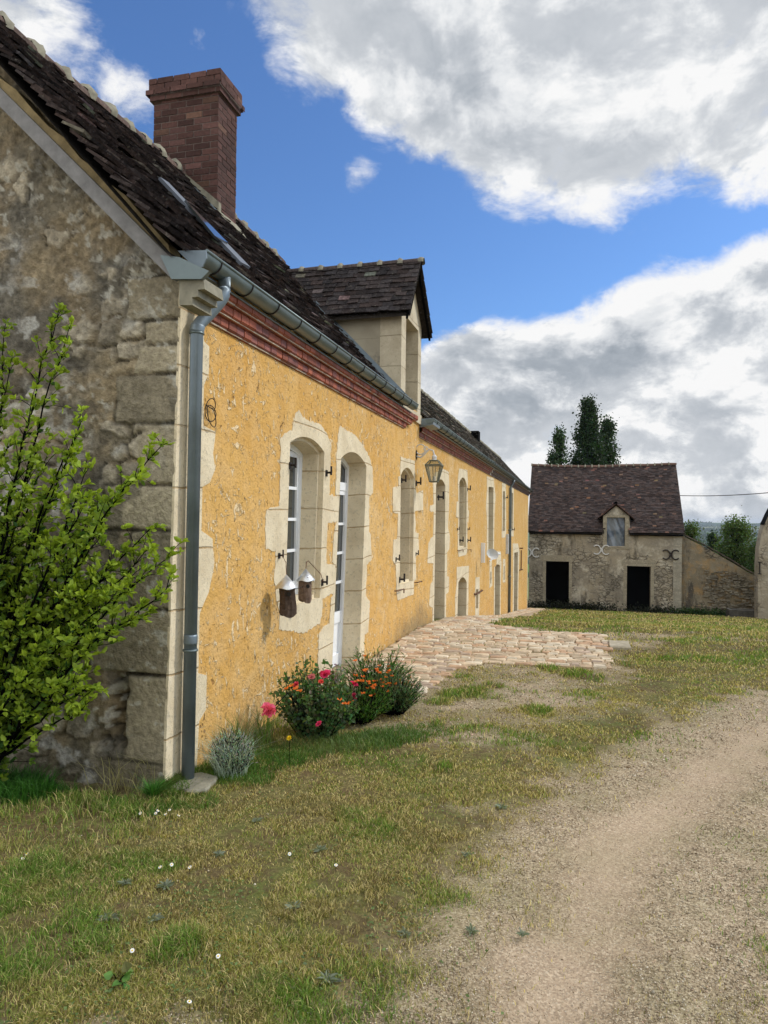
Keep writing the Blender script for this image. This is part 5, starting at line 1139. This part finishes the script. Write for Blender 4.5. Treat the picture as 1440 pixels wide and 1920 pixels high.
# --- big shrub by the gable
def build_shrub():
    sh = empty('shrub', (-3.05, 3.2, 0), 'bright green leafy shrub against the grey gable at the left', 'shrub')
    r = random.Random(21); wood = MB(); LP, LD, LS, LC = [], [], [], []
    roots = [Vector((-3.25+r.uniform(-.12, .12), 3.22+r.uniform(-.08, .06), -.02)) for _ in range(9)]
    tips = []
    # sprays reaching out: (x, y, start of leaves along the stem 0..1)
    for x, y, l in [(10, 620, .35), (20, 700, .3), (108, 600, .35), (122, 640, .4), (60, 760, .3), (150, 800, .35), (330, 832, .6), (272, 900, .5), (300, 1000, .55), (342, 1045, .55), (340, 1110, .55), (305, 1150, .55), (255, 1165, .5), (292, 1040, .5), (210, 1010, .3), (235, 1060, .35),
                    (130, 850, .2), (60, 860, .2), (10, 840, .2), (160, 890, .25), (100, 930, .2), (40, 940, .2), (180, 960, .25), (130, 1000, .2), (70, 1010, .2), (5, 1000, .2), (200, 1090, .3), (150, 1080, .2), (90, 1090, .2), (30, 1090, .2), (240, 1120, .35), (180, 1160, .3),
                    (110, 1160, .25), (50, 1160, .2), (0, 1180, .2), (150, 1220, .3), (90, 1230, .3), (30, 1250, .3), (175, 1290, .75), (150, 1340, .8), (-60, 900, .2), (-80, 1050, .2), (-70, 1200, .2), (-60, 760, .3), (-120, 980, .2), (215, 950, .4), (270, 1090, .45), (170, 1130, .3), (20, 1300, .4), (75, 1290, .4)]:
        x = x-26 if x > 180 else x; tips.append((Vector(on(1, r.uniform(3.02, 3.40), x, y)), l))
    for _ in range(26):
        x = r.uniform(-60, 190); y = r.uniform(860, 1390)
        if y > 1390-x*.35 and x > 60: y -= 160
        tips.append((Vector(on(1, r.uniform(2.95, 3.38), x, y)), r.uniform(.12, .3)))
    def leaves(P, t, dir, dens=1., vig=1.):
        k = max(1, int(r.choice((1, 2, 2, 3))*dens))
        for _ in range(k):
            d = (dir*.5+Vector((r.gauss(0, 1), r.gauss(0, 1), r.gauss(0, .6)+.45))).normalized(); LP.append(P+Vector((r.gauss(0, .006),)*3)); LD.append(d); LS.append(r.uniform(.026, .048)*vig)
            # inner leaves coloured darker for the shade inside the bush, tips brighter
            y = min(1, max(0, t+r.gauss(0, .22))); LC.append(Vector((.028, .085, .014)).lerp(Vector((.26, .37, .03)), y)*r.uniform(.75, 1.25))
    for tip, l in tips:
        rt = min(roots, key=lambda q: abs(q.x-tip.x)+r.uniform(0, .5)); L = (tip-rt).length; mid = rt.lerp(tip, .5)+Vector((r.uniform(-.06, .06), r.uniform(-.08, .04), .16*L)); pts = []
        for i in range(17):
            t = i/16; pts.append(rt*(1-t)**2+mid*2*t*(1-t)+tip*t*t+Vector((r.gauss(0, .006), r.gauss(0, .006), r.gauss(0, .006))))
        wood.tube(pts, .004, 5, rr=[.011*(1-i/16)+.0022 for i in range(17)])
        for i in range(3, 17):
            t = i/16
            if t < l*.9: continue
            d = (pts[min(i+1, 16)]-pts[i-1]).normalized(); leaves(pts[i], t-.35, d, 2.2, .95)
            # short twigs ending in a rosette
            for _ in range(4 if t > l else 1):
                if r.random() < .8:
                    td = (d+Vector((r.gauss(0, .9), r.gauss(0, .7), r.gauss(0, .7)+.35))).normalized(); tl = r.uniform(.05, .21)*(1.1-.5*t); e = pts[i]+td*tl; m_ = pts[i].lerp(e, .5)+Vector((0, 0, .01))
                    wood.tube([pts[i], m_, e], .0017, 4, rr=[.0024, .0018, .0012])
                    leaves(m_, t-.2, td, 1.2, .85); tone = t+.05+r.gauss(0, .2)
                    for q in range(r.randint(4, 7)):
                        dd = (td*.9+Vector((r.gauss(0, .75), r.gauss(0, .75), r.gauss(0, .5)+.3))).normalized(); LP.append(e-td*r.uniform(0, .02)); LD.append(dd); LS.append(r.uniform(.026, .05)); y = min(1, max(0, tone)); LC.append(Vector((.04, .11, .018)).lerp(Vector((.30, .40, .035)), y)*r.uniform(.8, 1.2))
    wood.col = (.07, .055, .035); wood.build('branches', M['wood'], sh)
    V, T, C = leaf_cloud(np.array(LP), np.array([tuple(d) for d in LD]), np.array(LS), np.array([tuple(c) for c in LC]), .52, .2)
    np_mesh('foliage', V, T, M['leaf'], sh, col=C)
build_shrub()
# --- stalky helpers
def mound(name, c, rad, h, nstem, leaf, leafc, stemc, parent, seed, spread=1., up=.6, leafn=10, asp=.45, top=.3):
    """bushy plant: stems fanning from a crown, leaves along them"""
    r = random.Random(seed); wood = MB(); LP, LD, LS, LC, tips = [], [], [], [], []
    c = Vector([float(v) for v in c])
    for _ in range(nstem):
        a = r.uniform(0, 2*math.pi); q = math.sqrt(r.random()); tip = c+Vector((math.cos(a)*rad*q, math.sin(a)*rad*q*spread, h*(1-.4*q*q)*r.uniform(.45, 1.12))); base = c+Vector((math.cos(a)*rad*q*.35, math.sin(a)*rad*q*.3*spread, 0))
        mid = base.lerp(tip, .5)+Vector((r.gauss(0, .015), r.gauss(0, .015), h*.08)); pts = [base*(1-t)**2+mid*2*t*(1-t)+tip*t*t for t in (0, .2, .4, .6, .8, 1)]
        wood.tube(pts, .0018, 4, rr=[.003, .0026, .0022, .002, .0016, .001]); tips.append(tip)
        for k in range(leafn):
            t = top+(1-top)*r.random(); i = min(4, int(t*5)); p = pts[i].lerp(pts[i+1], t*5-i); d = ((pts[i+1]-pts[i]).normalized()*up+Vector((r.gauss(0, .6), r.gauss(0, .6), r.gauss(0, .5)))).normalized()
            LP.append(p); LD.append(d); LS.append(leaf*r.uniform(.6, 1.25)); LC.append(tuple(q2*r.uniform(.65, 1.35) for q2 in leafc))
    wood.col = stemc; wood.build('stems', M['wood'], parent)
    V, T, C = leaf_cloud(np.array([tuple(p) for p in LP]), np.array([tuple(p) for p in LD]), np.array(LS), np.array(LC), asp, .15); np_mesh('foliage', V, T, M['leaf'], parent, col=C); return tips
def gpt(x, y): p = on(2, 0, x, y); return (float(p[0]), float(p[1]), float(gz(p[0], p[1])))
def flower(p, rad, c, parent, name='bloom', layers=4, n=7):
    r = random.Random(int(abs(p.x*1e4)+abs(p.z*1e4))); LP, LD, LS, LC = [], [], [], []; f = (Vector(CAM)-p).normalized()*.6+Vector((r.gauss(0, .35), r.gauss(0, .35), .6)); f.normalize(); s1 = f.cross(Vector((0, 0, 1))).normalized(); s2 = s1.cross(f)
    for L in range(layers):
        op = .35+.65*(L+1)/layers
        for k in range(n):
            a = 2*math.pi*(k+L*.5)/n+r.uniform(-.15, .15); d = (s1*math.cos(a)*op+s2*math.sin(a)*op+f*(1.15-op)).normalized(); LP.append(tuple(p+f*.002*L)); LD.append(tuple(d)); LS.append(rad*(.55+.45*(L+1)/layers)*r.uniform(.9, 1.1)); k2 = r.uniform(.75, 1.2); LC.append(tuple(min(1, q*k2) for q in c))
    V, T, C = leaf_cloud(np.array(LP), np.array(LD), np.array(LS), np.array(LC), .95, .25); np_mesh(name, V, T, M['petal'], parent, col=C)
# rose bush
rose_c = on(0, -1.80, 590, 1385); rc = (float(rose_c[0]), float(rose_c[1]), 0)
rb = empty('rose_bush', rc, 'rose bush with deep pink double blooms below the glazed door', 'rose bush')
mound('rose', rc, .34, .56, 150, .034, (.11, .18, .065), (.07, .05, .03), rb, 31, .9, .3, 30, .62, .05)
for x, y, s, c in [(610, 1266, .042, (.72, .05, .16)), (585, 1270, .026, (.75, .25, .28)), (662, 1284, .036, (.72, .04, .14)), (664, 1305, .022, (.5, .03, .10)), (664, 1312, .02, (.5, .03, .1)), (556, 1285, .024, (.65, .05, .1)), (602, 1279, .02, (.75, .10, .08)), (503, 1333, .045, (.72, .12, .2)), (599, 1358, .024, (.6, .04, .13))]:
    p = Vector(on(0, -1.56+(.02 if y > 1300 else 0), x, y)); flower(p, s*1.02, c, rb, 'rose_bloom')
mb = MB(); a = Vector(on(0, -1.56, 503, 1336)); mb.tube([Vector(rc)+Vector((0, 0, .1)), a.lerp(Vector(rc), .4)+Vector((0, -.05, .2)), a], .003, 5); mb.col = (.06, .09, .03); mb.build('arching_stem', M['wood'], rb)
# silvery plant at the door foot
wp = on(0, -2.02, 632, 1262); wpc = (float(wp[0]), float(wp[1]), .0); e = empty('silver_plant', wpc, 'small silvery white leaved plant at the foot of the glazed door', 'plant')
mound('silver', wpc, .07, .30, 16, .03, (.42, .44, .40), (.2, .2, .15), e, 37, 1, .4, 14, .5, .5)
wp = on(0, -2.02, 616, 1262); wpc = (float(wp[0]), float(wp[1]), .0); e = empty('dark_plant', wpc, 'dark bronze leaved plant between rose bush and door', 'plant')
mound('dark', wpc, .07, .28, 14, .026, (.06, .06, .035), (.08, .05, .03), e, 38, 1, .4, 14, .6, .5)
# orange flowering perennial
oc = on(0, -1.72, 705, 1330); oc = (float(oc[0]), float(oc[1]), 0); oe = empty('orange_flower_plant', oc, 'airy perennial with many small orange flowers beside the paving', 'flower plant')
tips = mound('orange', oc, .38, .42, 170, .045, (.10, .19, .045), (.08, .12, .04), oe, 41, .85, .9, 9, .18, .1)
bl = MB(); LP, LD, LS, LC = [], [], [], []; r = random.Random(5)
ob_px = [(r.gauss(712, 26), r.gauss(1281, 10)) for _ in range(48)]+[(650+r.gauss(0, 8), 1318+r.gauss(0, 5)) for _ in range(5)]+[(545+r.gauss(0, 8), 1290+r.gauss(0, 8)) for _ in range(4)]+[(690+r.gauss(0, 20), 1250+r.gauss(0, 8)) for _ in range(7)]+[(745, 1272), (750, 1276), (735, 1268)]
stems = MB()
for x, y in ob_px:
    p = Vector(on(0, -1.47+r.uniform(-.12, .12), x, y)); stems.tube([Vector(oc)+Vector((r.uniform(-.1, .1), r.uniform(-.1, .1), .15)), p+Vector((r.uniform(-.02, .02), 0, -.12)), p], .0012, 4)
    LP, LD, LS, LC = [], [], [], []
    for k in range(5):
        a = 2*math.pi*k/5; d = Vector((math.cos(a), math.sin(a)*.8-.4, .45)).normalized(); LP.append(tuple(p)); LD.append(tuple(d)); LS.append(r.uniform(.014, .024)); k2 = r.uniform(.75, 1.15); LC.append((.80*k2, .20*k2, .035*k2))
    V, T, C = leaf_cloud(np.array(LP), np.array(LD), np.array(LS), np.array(LC), .8, .2); np_mesh('orange_bloom', V, T, M['petal'], oe, col=C)
stems.col = (.10, .12, .05); stems.build('flower_stems', M['wood'], oe)
# lavender-like bush with narrow upright leaves
lc = on(0, -1.42, 735, 1385); lc = (float(lc[0]), float(lc[1]), 0); le = empty('lavender_bush', lc, 'grey green lavender bush of upright shoots at the edge of the paving', 'bush')
mound('lavender', lc, .27, .36, 300, .034, (.13, .20, .095), (.08, .1, .05), le, 43, .9, 1.5, 16, .16, .15)
gc_ = on(0, -1.62, 670, 1392); gc_ = (float(gc_[0]), float(gc_[1]), 0); ge = empty('green_herb', gc_, 'fine leaved mid green herb between rose and lavender', 'plant')
mound('herb', gc_, .30, .36, 260, .04, (.10, .20, .04), (.06, .1, .03), ge, 47, .9, 1.3, 12, .12, .1)
# santolina
sc_ = on(0, -2.03, 434, 1432); sc_ = (float(sc_[0]), float(sc_[1]), 0); se = empty('santolina', sc_, 'rounded blue grey santolina tuft beside the downpipe', 'plant')
mound('santolina', sc_, .15, .26, 420, .017, (.48, .57, .49), (.42, .5, .42), se, 51, .85, 2.6, 20, .22, .15)
r_ = rng.random(420)*6.28; q_ = np.sqrt(rng.random(420))*.10; V, T, C = blades(sc_[0]+np.cos(r_)*q_, sc_[1]+np.sin(r_)*q_, .20+.17*rng.random(420), np.full(420, .003), np.array([.42, .5, .42])[None]*(.6+.7*rng.random((420, 1))), 1.1, np.zeros(420)); np_mesh('shoots', V, T, M['blade'], se, col=C)
# tall grass tufts behind it
def tuft(px, py, X, h, n, label, c, lean=.8, rad=.05, nm='grass_tuft', w=.004):
    p = on(0, X, px, py); e = empty(nm, (float(p[0]), float(p[1]), 0), label, 'grass tuft'); a = rng.random(n)*6.28; q = np.sqrt(rng.random(n))*rad
    x = p[0]+np.cos(a)*q; y = p[1]+np.sin(a)*q; V, T, C = blades(x, y, h*(.5+.5*rng.random(n)), np.full(n, w), np.array(c)[None]*(.6+.8*rng.random((n, 1))), lean, np.zeros(n)); np_mesh('blades', V, T, M['blade'], e, col=C)
tuft(440, 1415, -2.16, .42, 150, 'tall thin green grass tuft behind the santolina by the yellow wall', (.10, .17, .04), 1.0, .09)
tuft(492, 1408, -2.08, .40, 90, 'tall grass tuft between the santolina and the rose bush', (.12, .2, .04), .9, .07)
tuft(240, 1480, -2.5, .34, 60, 'dry pale grass tuft at the foot of the gable', (.3, .27, .12), 1.1, .2)
# yellow flower
p = Vector(on(0, -1.72, 543, 1384)); yf = empty('yellow_flower', (p.x, p.y, 0), 'single small yellow flower left of the rose bush', 'flower'); flower(p, .018, (.85, .62, .03), yf, 'bloom', 3, 8); mb = MB(); mb.tube([(p.x, p.y, 0), p], .002, 5); mb.col = (.08, .15, .04); mb.build('stem', M['wood'], yf)
# daisies in the grass
DC = mat_flat('pollen_yellow', (.8, .55, .05), .8, 0, .1, .1)
def daisy(x, y):
    P0 = on(2, .03, x, y); p = Vector((float(P0[0]), float(P0[1]), float(gz(P0[0], P0[1]))+.035)); e = empty('daisy', (p.x, p.y, p.z-.035), 'little white daisy open in the short grass', 'daisy', 'daisies in the grass')
    r = random.Random(int(x)); mb = MB(); rad = .0085; n = 9; tl = Vector((r.gauss(0, .3), r.gauss(0, .3)-.3, 1)).normalized(); s1 = tl.cross(Vector((0, 1, 0))).normalized(); s2 = s1.cross(tl)
    for k in range(n):
        a = 2*math.pi*k/n; d = s1*math.cos(a)+s2*math.sin(a); q = tl.cross(d); mb.add([p+d*.0005-q*.0005, p+d*rad*.75-q*.0029, p+d*rad+tl*.001, p+d*rad*.75+q*.0029, p+d*.0005+q*.0005], [(0, 1, 2, 3, 4)])
    mb.col = (1, .999, 1); mb.build('petals', M['white'], e)
    mb = MB(); mb.tube([p-tl*.001, p+tl*.0035], .0028, 8); mb.build('centre', DC, e)
    mb = MB(); mb.tube([(p.x, p.y, p.z-.04), p-tl*.001], .0012, 4); mb.col = (.08, .15, .04); mb.build('stem', M['wood'], e)
for x, y in [(50, 1605), (43, 1613), (263, 1528), (292, 1527), (310, 1528), (318, 1520), (335, 1530), (300, 1629), (322, 1624), (356, 1629), (630, 1623), (248, 1785), (409, 1800), (355, 1886), (543, 1602), (296, 1522)]: daisy(x, y)
# flat grey-green rosettes of weeds
def rosette(x, y, s, c, k):
    g_ = gpt(x, y); e = None; r = random.Random(k); LP, LD, LS, LC = [], [], [], []
    for q in range(16): a = q*2.4; d = Vector((math.cos(a), math.sin(a), r.uniform(.08, .5))).normalized(); LP.append((g_[0], g_[1], g_[2]+.008)); LD.append(tuple(d)); LS.append(s*r.uniform(.6, 1.1)); k2 = r.uniform(.8, 1.25); LC.append(tuple(v*k2 for v in c))
    V, T, C = leaf_cloud(np.array(LP), np.array(LD), np.array(LS), np.array(LC), .28, .25); o = np_mesh('weed_rosette', V, T, M['leaf'], col=C); tag(o, 'flat grey green weed rosette spread on the dry turf', 'weed', 'weed rosettes in the turf')
for i, (x, y, s) in enumerate([(310, 1668, .045), (205, 1725, .05), (290, 1730, .04), (410, 1605, .035), (550, 1705, .045), (600, 1595, .04), (1130-150, 1755, .03), (760, 1752, .035), (615, 1845, .05), (885, 1748, .04), (480, 1545, .04), (940, 1515, .04), (875, 1608, .03), (235, 1660, .04)]): rosette(x, y, s, (.20, .23, .16), i)
p = gpt(225, 1850); e = empty('broadleaf_weed', p, 'broad pale green leaved weed in the lower left turf', 'weed'); mound('broad', p, .04, .05, 4, .05, (.15, .25, .07), (.1, .15, .05), e, 61, 1, .3, 2, .9, .5)

# ------------------------------------------------------------------ trees
def tree(name, x, y0, X0, X1, ztop, zbase, label, seed, nleaf, leaf, col, shape, cat='tree', group=None):
    """trunk, limbs and a crown of leaf clumps; shape(t) gives the crown radius share at height share t"""
    r = random.Random(seed); cx = (X0+X1)/2; W = (X1-X0)/2; H = ztop-zbase; e = empty(name, (cx, y0, zbase), label, cat, group)
    wood = MB(); tr = [Vector((cx+math.sin(i*.7+seed)*.12, y0+math.cos(i*.9)*.1, zbase+H*i/10)) for i in range(11)]; wood.tube(tr, .2, 9, rr=[.26*(1-i/10.6)*H/14+.02 for i in range(11)])
    LP, LC = [], []; cl = []
    for _ in range(int(150)):
        t = r.uniform(.08, 1); a = r.uniform(0, 6.283); q = r.random()**.5; rad = W*shape(t); c = Vector((cx+math.cos(a)*rad*q, y0+math.sin(a)*rad*q, zbase+H*t)); cl.append((c, t, q))
        base = tr[min(10, int(max(0, t-.12)*10))]; wood.tube([base, base.lerp(c, .5)+Vector((0, 0, .1)), c], .02, 4, rr=[.05, .03, .012])
    for (c, t, q) in cl:
        tone = r.uniform(.6, 1.35); cr = W*.17*r.uniform(.6, 1.5)+.16
        for _ in range(nleaf//150):
            d = Vector((r.gauss(0, 1), r.gauss(0, 1), r.gauss(0, 1.25)))*cr*.6; LP.append(tuple(c+d)); LC.append(tuple(v*tone*r.uniform(.75, 1.25) for v in col))
    n = len(LP); D = unit(rng.normal(size=(n, 3))); V, T, C = leaf_cloud(np.array(LP), D, leaf*(.6+.8*rng.random(n)), np.array(LC), .8, .1)
    wood.col = (.08, .065, .05); wood.build('trunk', M['wood'], e); np_mesh('crown', V, T, M['leaf'], e, col=C)
def X_at(px, Y): return float(on(1, Y, px, 950)[0])
def Z_at(px, py, Y): return float(on(1, Y, px, py)[2])
poplar = lambda t: max(.02, min(1, (1.02-t)*2.1))*(.75+.25*math.sin(t*9))
tree('poplar_tree', 0, 62, X_at(1057, 62), X_at(1146, 62), Z_at(1105, 752, 62), -6, 'tall dark poplar standing behind the barn roof', 3, 34000, .17, (.024, .05, .016), lambda t: max(.05, min(1, (1.01-t)*2.4))*(.8+.2*math.sin(t*11)))
tree('poplar_tree', 0, 64, X_at(1104, 64), X_at(1172, 64), Z_at(1140, 792, 64), -6, 'shorter poplar pressed against the right side of the tall one', 5, 16000, .16, (.034, .066, .022), lambda t: max(.05, min(1, (1.01-t)*3))*(.85+.15*math.sin(t*13)))
tree('poplar_tree', 0, 60, X_at(1023, 60), X_at(1071, 60), Z_at(1047, 812, 60), -6, 'small poplar top at the left behind the barn ridge', 8, 9000, .16, (.036, .07, .024), lambda t: max(.05, min(1, (1.01-t)*4.5)))
tree('hedge_tree', 0, 52, X_at(1338, 52), X_at(1425, 52), Z_at(1385, 984, 52), -5.0, 'broad light green tree behind the sloping side wall', 12, 21000, .11, (.085, .135, .03), lambda t: (1-(max(0, t-.35)/.66)**2.4)**.5 if t < 1 else .05)
tree('hedge_tree', 0, 50, X_at(1395, 50), X_at(1460, 50), Z_at(1425, 1012, 50), -5.0, 'green bushy tree partly behind the right outbuilding', 13, 9000, .10, (.07, .115, .028), lambda t: (1-(max(0, t-.3)/.71)**2.4)**.5 if t < 1 else .05)
tree('hedge_bush', 0, 47, X_at(1268, 47), X_at(1325, 47), Z_at(1290, 986, 47), -4.8, 'low green bush just right of the barn eaves', 14, 8000, .09, (.075, .12, .03), lambda t: (1-(max(0, t-.3)/.71)**2.4)**.5 if t < 1 else .05, 'bush')
tree('dark_tree', 0, 70, X_at(1322, 70), X_at(1352, 70), Z_at(1335, 1003, 70), -8, 'dark rounded tree in the gap left of the broad light tree', 15, 6000, .12, (.025, .05, .018), lambda t: (1-(max(0, t-.35)/.66)**2.4)**.5 if t < 1 else .05)
# dark weeds at the foot of the barn
def weeds(name, pts, label, c, h=.35, seed=1):
    r = random.Random(seed); LP = []; LC = []
    for (x, y, w, n) in pts:
        p = on(1, YB-.25, x, y); 
        for _ in range(n): LP.append((p[0]+r.gauss(0, w), YB-.25+r.uniform(-.3, .2), float(gz(p[0], YB))+abs(r.gauss(0, h*.5)))); k = r.uniform(.5, 1.4); LC.append(tuple(v*k for v in c))
    n = len(LP); V, T, C = leaf_cloud(np.array(LP), unit(rng.normal(size=(n, 3))+np.array([0, 0, .6])), .07+.07*rng.random(n), np.array(LC), .6, .1); o = np_mesh(name, V, T, M['leaf'], col=C); tag(o, kind='stuff')
weeds('barn_weeds', [(1075, 1138, .5, 500), (1110, 1140, .8, 600), (1040, 1138, .6, 300), (1235, 1146, .4, 400), (1195, 1146, .5, 150), (1005, 1138, .5, 250)], '', (.022, .028, .014), .38, 2)
weeds('wall_weeds', [(1295, 1146, .5, 700), (1330, 1148, .8, 700), (1360, 1150, .5, 350)], '', (.04, .085, .022), .28, 3)
# distant woods and hedges across the valley
def distant_woods():
    r = random.Random(17); P = []; C = []
    for _ in range(260):
        y = r.choice((r.uniform(250, 900), r.uniform(900, 2400), r.uniform(2400, 4200))); x = y*r.uniform(.10, .34); L = r.uniform(20, 140); a = r.uniform(-.5, .5); n = int(L/6)
        for i in range(n*5):
            px = x+math.cos(a)*L*r.random()+r.gauss(0, 5); py = y+math.sin(a)*L*r.random()+r.gauss(0, 5); P.append((px, py, float(gz(px, py))+r.uniform(0, 8))); k = r.uniform(.7, 1.3); C.append((.03*k, .06*k, .022*k))
    n = len(P); V, T, C2 = leaf_cloud(np.array(P), unit(rng.normal(size=(n, 3))), 5+4*rng.random(n), np.array(C), .9, .1); o = np_mesh('distant_woods', V, T, M['leaf'], col=C2); tag(o, kind='stuff')
distant_woods()

# ------------------------------------------------------------------ haze, sun and sky
bpy.ops.mesh.primitive_cube_add(size=1, location=(500, 3100, -33)); hzb = bpy.context.object; hzb.name = 'haze'; hzb.scale = (6600, 6700, 110); tag(hzb, kind='stuff')
m = bpy.data.materials.new('haze'); m.use_nodes = True; nt = m.node_tree; nt.nodes.clear(); pv = nt.nodes.new('ShaderNodeVolumePrincipled'); pv.inputs['Density'].default_value = .00011; pv.inputs['Color'].default_value = (.72, .82, .95, 1)
om = nt.nodes.new('ShaderNodeOutputMaterial'); nt.links.new(pv.outputs[0], om.inputs['Volume']); hzb.data.materials.append(m)

SUN = Vector((.72, .38, .72)).normalized()
sl = bpy.data.lights.new('sun', 'SUN'); sl.energy = 2.65; sl.angle = R(6); sl.color = (1, .94, .84); so = bpy.data.objects.new('sun', sl); COL.objects.link(so)
so.rotation_euler = (-SUN).to_track_quat('-Z', 'Y').to_euler(); so.location = (20, 10, 30)
wd_ = bpy.data.worlds.new('World'); S.world = wd_; wd_.use_nodes = True; nt = wd_.node_tree; nt.nodes.clear()
class WT(NT):
    def __init__(s, t): s.t = t; s.L = t.links
t = WT(nt); sky = t.n('ShaderNodeTexSky', sky_type='NISHITA'); sky.sun_disc = False; sky.sun_elevation = math.asin(SUN.z); sky.sun_rotation = math.atan2(SUN.x, SUN.y); sky.air_density = 1.; sky.dust_density = .6; sky.ozone_density = 2.5
dirv = t.n('ShaderNodeTexCoord').outputs['Generated']
def cl_mask(px, py, r0, r1, amp=1.):
    d = ray(px, py); d = d/np.linalg.norm(d); n = t.n('ShaderNodeVectorMath', operation='DISTANCE'); t.L.new(dirv, n.inputs[0]); n.inputs[1].default_value = tuple(float(v) for v in d)
    return t.rng(n.outputs['Value'], r0/F_PX, r1/F_PX, amp, 0)
def BL(x, y, r, e=75, a=1.): return (x, y, max(1, r-e), r+e, a)
blobs = [BL(1150, -60, 340, 90), BL(1450, -45, 295, 90), BL(850, -60, 250, 90), BL(640, -70, 180, 80), BL(970, 70, 150, 75), BL(1300, 180, 100, 70), BL(560, 110, 75, 75, .6), BL(770, 180, 75, 70, .6), BL(665, 315, 50, 70, .42), BL(780, 285, 42, 60, .42), BL(1000, 315, 55, 70, .56), BL(380, 78, 35, 50, .45),
         BL(30, -20, 115, 80, .85), BL(150, 80, 80, 75, .6), BL(235, 160, 60, 60, .56), BL(1150, 960, 345, 60), BL(915, 795, 190, 50), BL(1040, 740, 135, 55), BL(1330, 905, 360, 70), BL(1530, 790, 315, 70), BL(1240, 545, 45, 75, .56), BL(1010, 940, 260, 60),
         BL(1900, 20, 330, 90), BL(2050, 850, 420, 90), BL(700, -500, 300, 120, .8), BL(1500, -600, 500, 200), BL(-500, 300, 300, 120, .8), BL(-300, 900, 300, 150, .9)]
msk = None
for b in blobs:
    v = cl_mask(*b); msk = v if msk is None else t.m('MAXIMUM', msk, v)
# behind the viewer and overhead: unseen cloud cover, added to light the shaded walls
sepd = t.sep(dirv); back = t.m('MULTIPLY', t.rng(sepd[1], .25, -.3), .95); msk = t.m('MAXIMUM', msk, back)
mp = t.n('ShaderNodeMapping'); t.L.new(dirv, mp.inputs[0]); mp.inputs['Scale'].default_value = (1, 1, 1.55); cv = mp.outputs[0]
n1 = t.noise(cv, 3.6, 12, .56, .3); n2 = t.noise(cv, 12, 10, .64, .35); nn = t.m('ADD', t.m('MULTIPLY', n1, .62), t.m('MULTIPLY', n2, .38))
dens = t.m('ADD', msk, t.m('MULTIPLY', t.m('SUBTRACT', nn, .5), 2.5))
alpha = t.rng(dens, .44, .82); thick = t.rng(dens, .7, 1.5)
# a sample shifted towards the sun tells sunward from shaded billows
mp2 = t.n('ShaderNodeMapping'); t.L.new(dirv, mp2.inputs[0]); mp2.inputs['Scale'].default_value = (1, 1, 1.55); mp2.inputs['Location'].default_value = (SUN.x*.03, SUN.y*.03, SUN.z*.075)
n3 = t.noise(mp2.outputs[0], 3.6, 12, .56, .3); n4 = t.noise(mp2.outputs[0], 12, 10, .64, .35); lit = t.rng(t.m('ADD', t.m('SUBTRACT', n1, n3), t.m('MULTIPLY', t.m('SUBTRACT', n2, n4), .35)), -.1, .12)
gloom = t.rng(t.noise(cv, 1.7, 4, .5), .38, .64)
sh = t.m('SUBTRACT', t.m('ADD', .64, t.m('MULTIPLY', lit, t.rng(sepd[2], .5, .22, .6, .88))), t.m('MULTIPLY', t.m('MULTIPLY', thick, t.m('ADD', gloom, .35)), t.rng(sepd[2], .5, .22, .36, .62)))
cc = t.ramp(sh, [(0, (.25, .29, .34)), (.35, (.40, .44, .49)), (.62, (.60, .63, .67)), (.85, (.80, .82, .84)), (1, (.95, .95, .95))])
bg = t.n('ShaderNodeBackground'); SK = .13
skc = t.mix(1., sky.outputs[0], (.70, .95, 1.27), 'MULTIPLY'); back_fill = t.rng(sepd[1], .15, -.35, 1.0, 1.75); cl = t.mix(1., t.mix(1., cc, (1/SK*1.0,)*3, 'MULTIPLY'), t.ramp(t.m('MULTIPLY', back_fill, .5), [(0, (0, 0, 0)), (1, (2, 2, 2))]), 'MULTIPLY')  # cloud out of view behind the viewer is brightened as fill light
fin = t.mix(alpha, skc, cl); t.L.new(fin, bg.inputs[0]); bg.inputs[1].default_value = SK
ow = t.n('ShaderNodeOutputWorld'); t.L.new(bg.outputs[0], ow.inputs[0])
wd_.cycles.sampling_method = 'MANUAL'; wd_.cycles.sample_map_resolution = 512
S.view_settings.view_transform = 'Standard'; S.view_settings.look = 'None'; S.view_settings.exposure = 0; S.view_settings.gamma = 1
S.cycles.max_bounces = 6; S.cycles.diffuse_bounces = 3; S.cycles.glossy_bounces = 3; S.cycles.transmission_bounces = 4; S.cycles.transparent_max_bounces = 8; S.cycles.volume_bounces = 0
S.cycles.use_denoising = True
S.cycles.volume_step_rate = 10
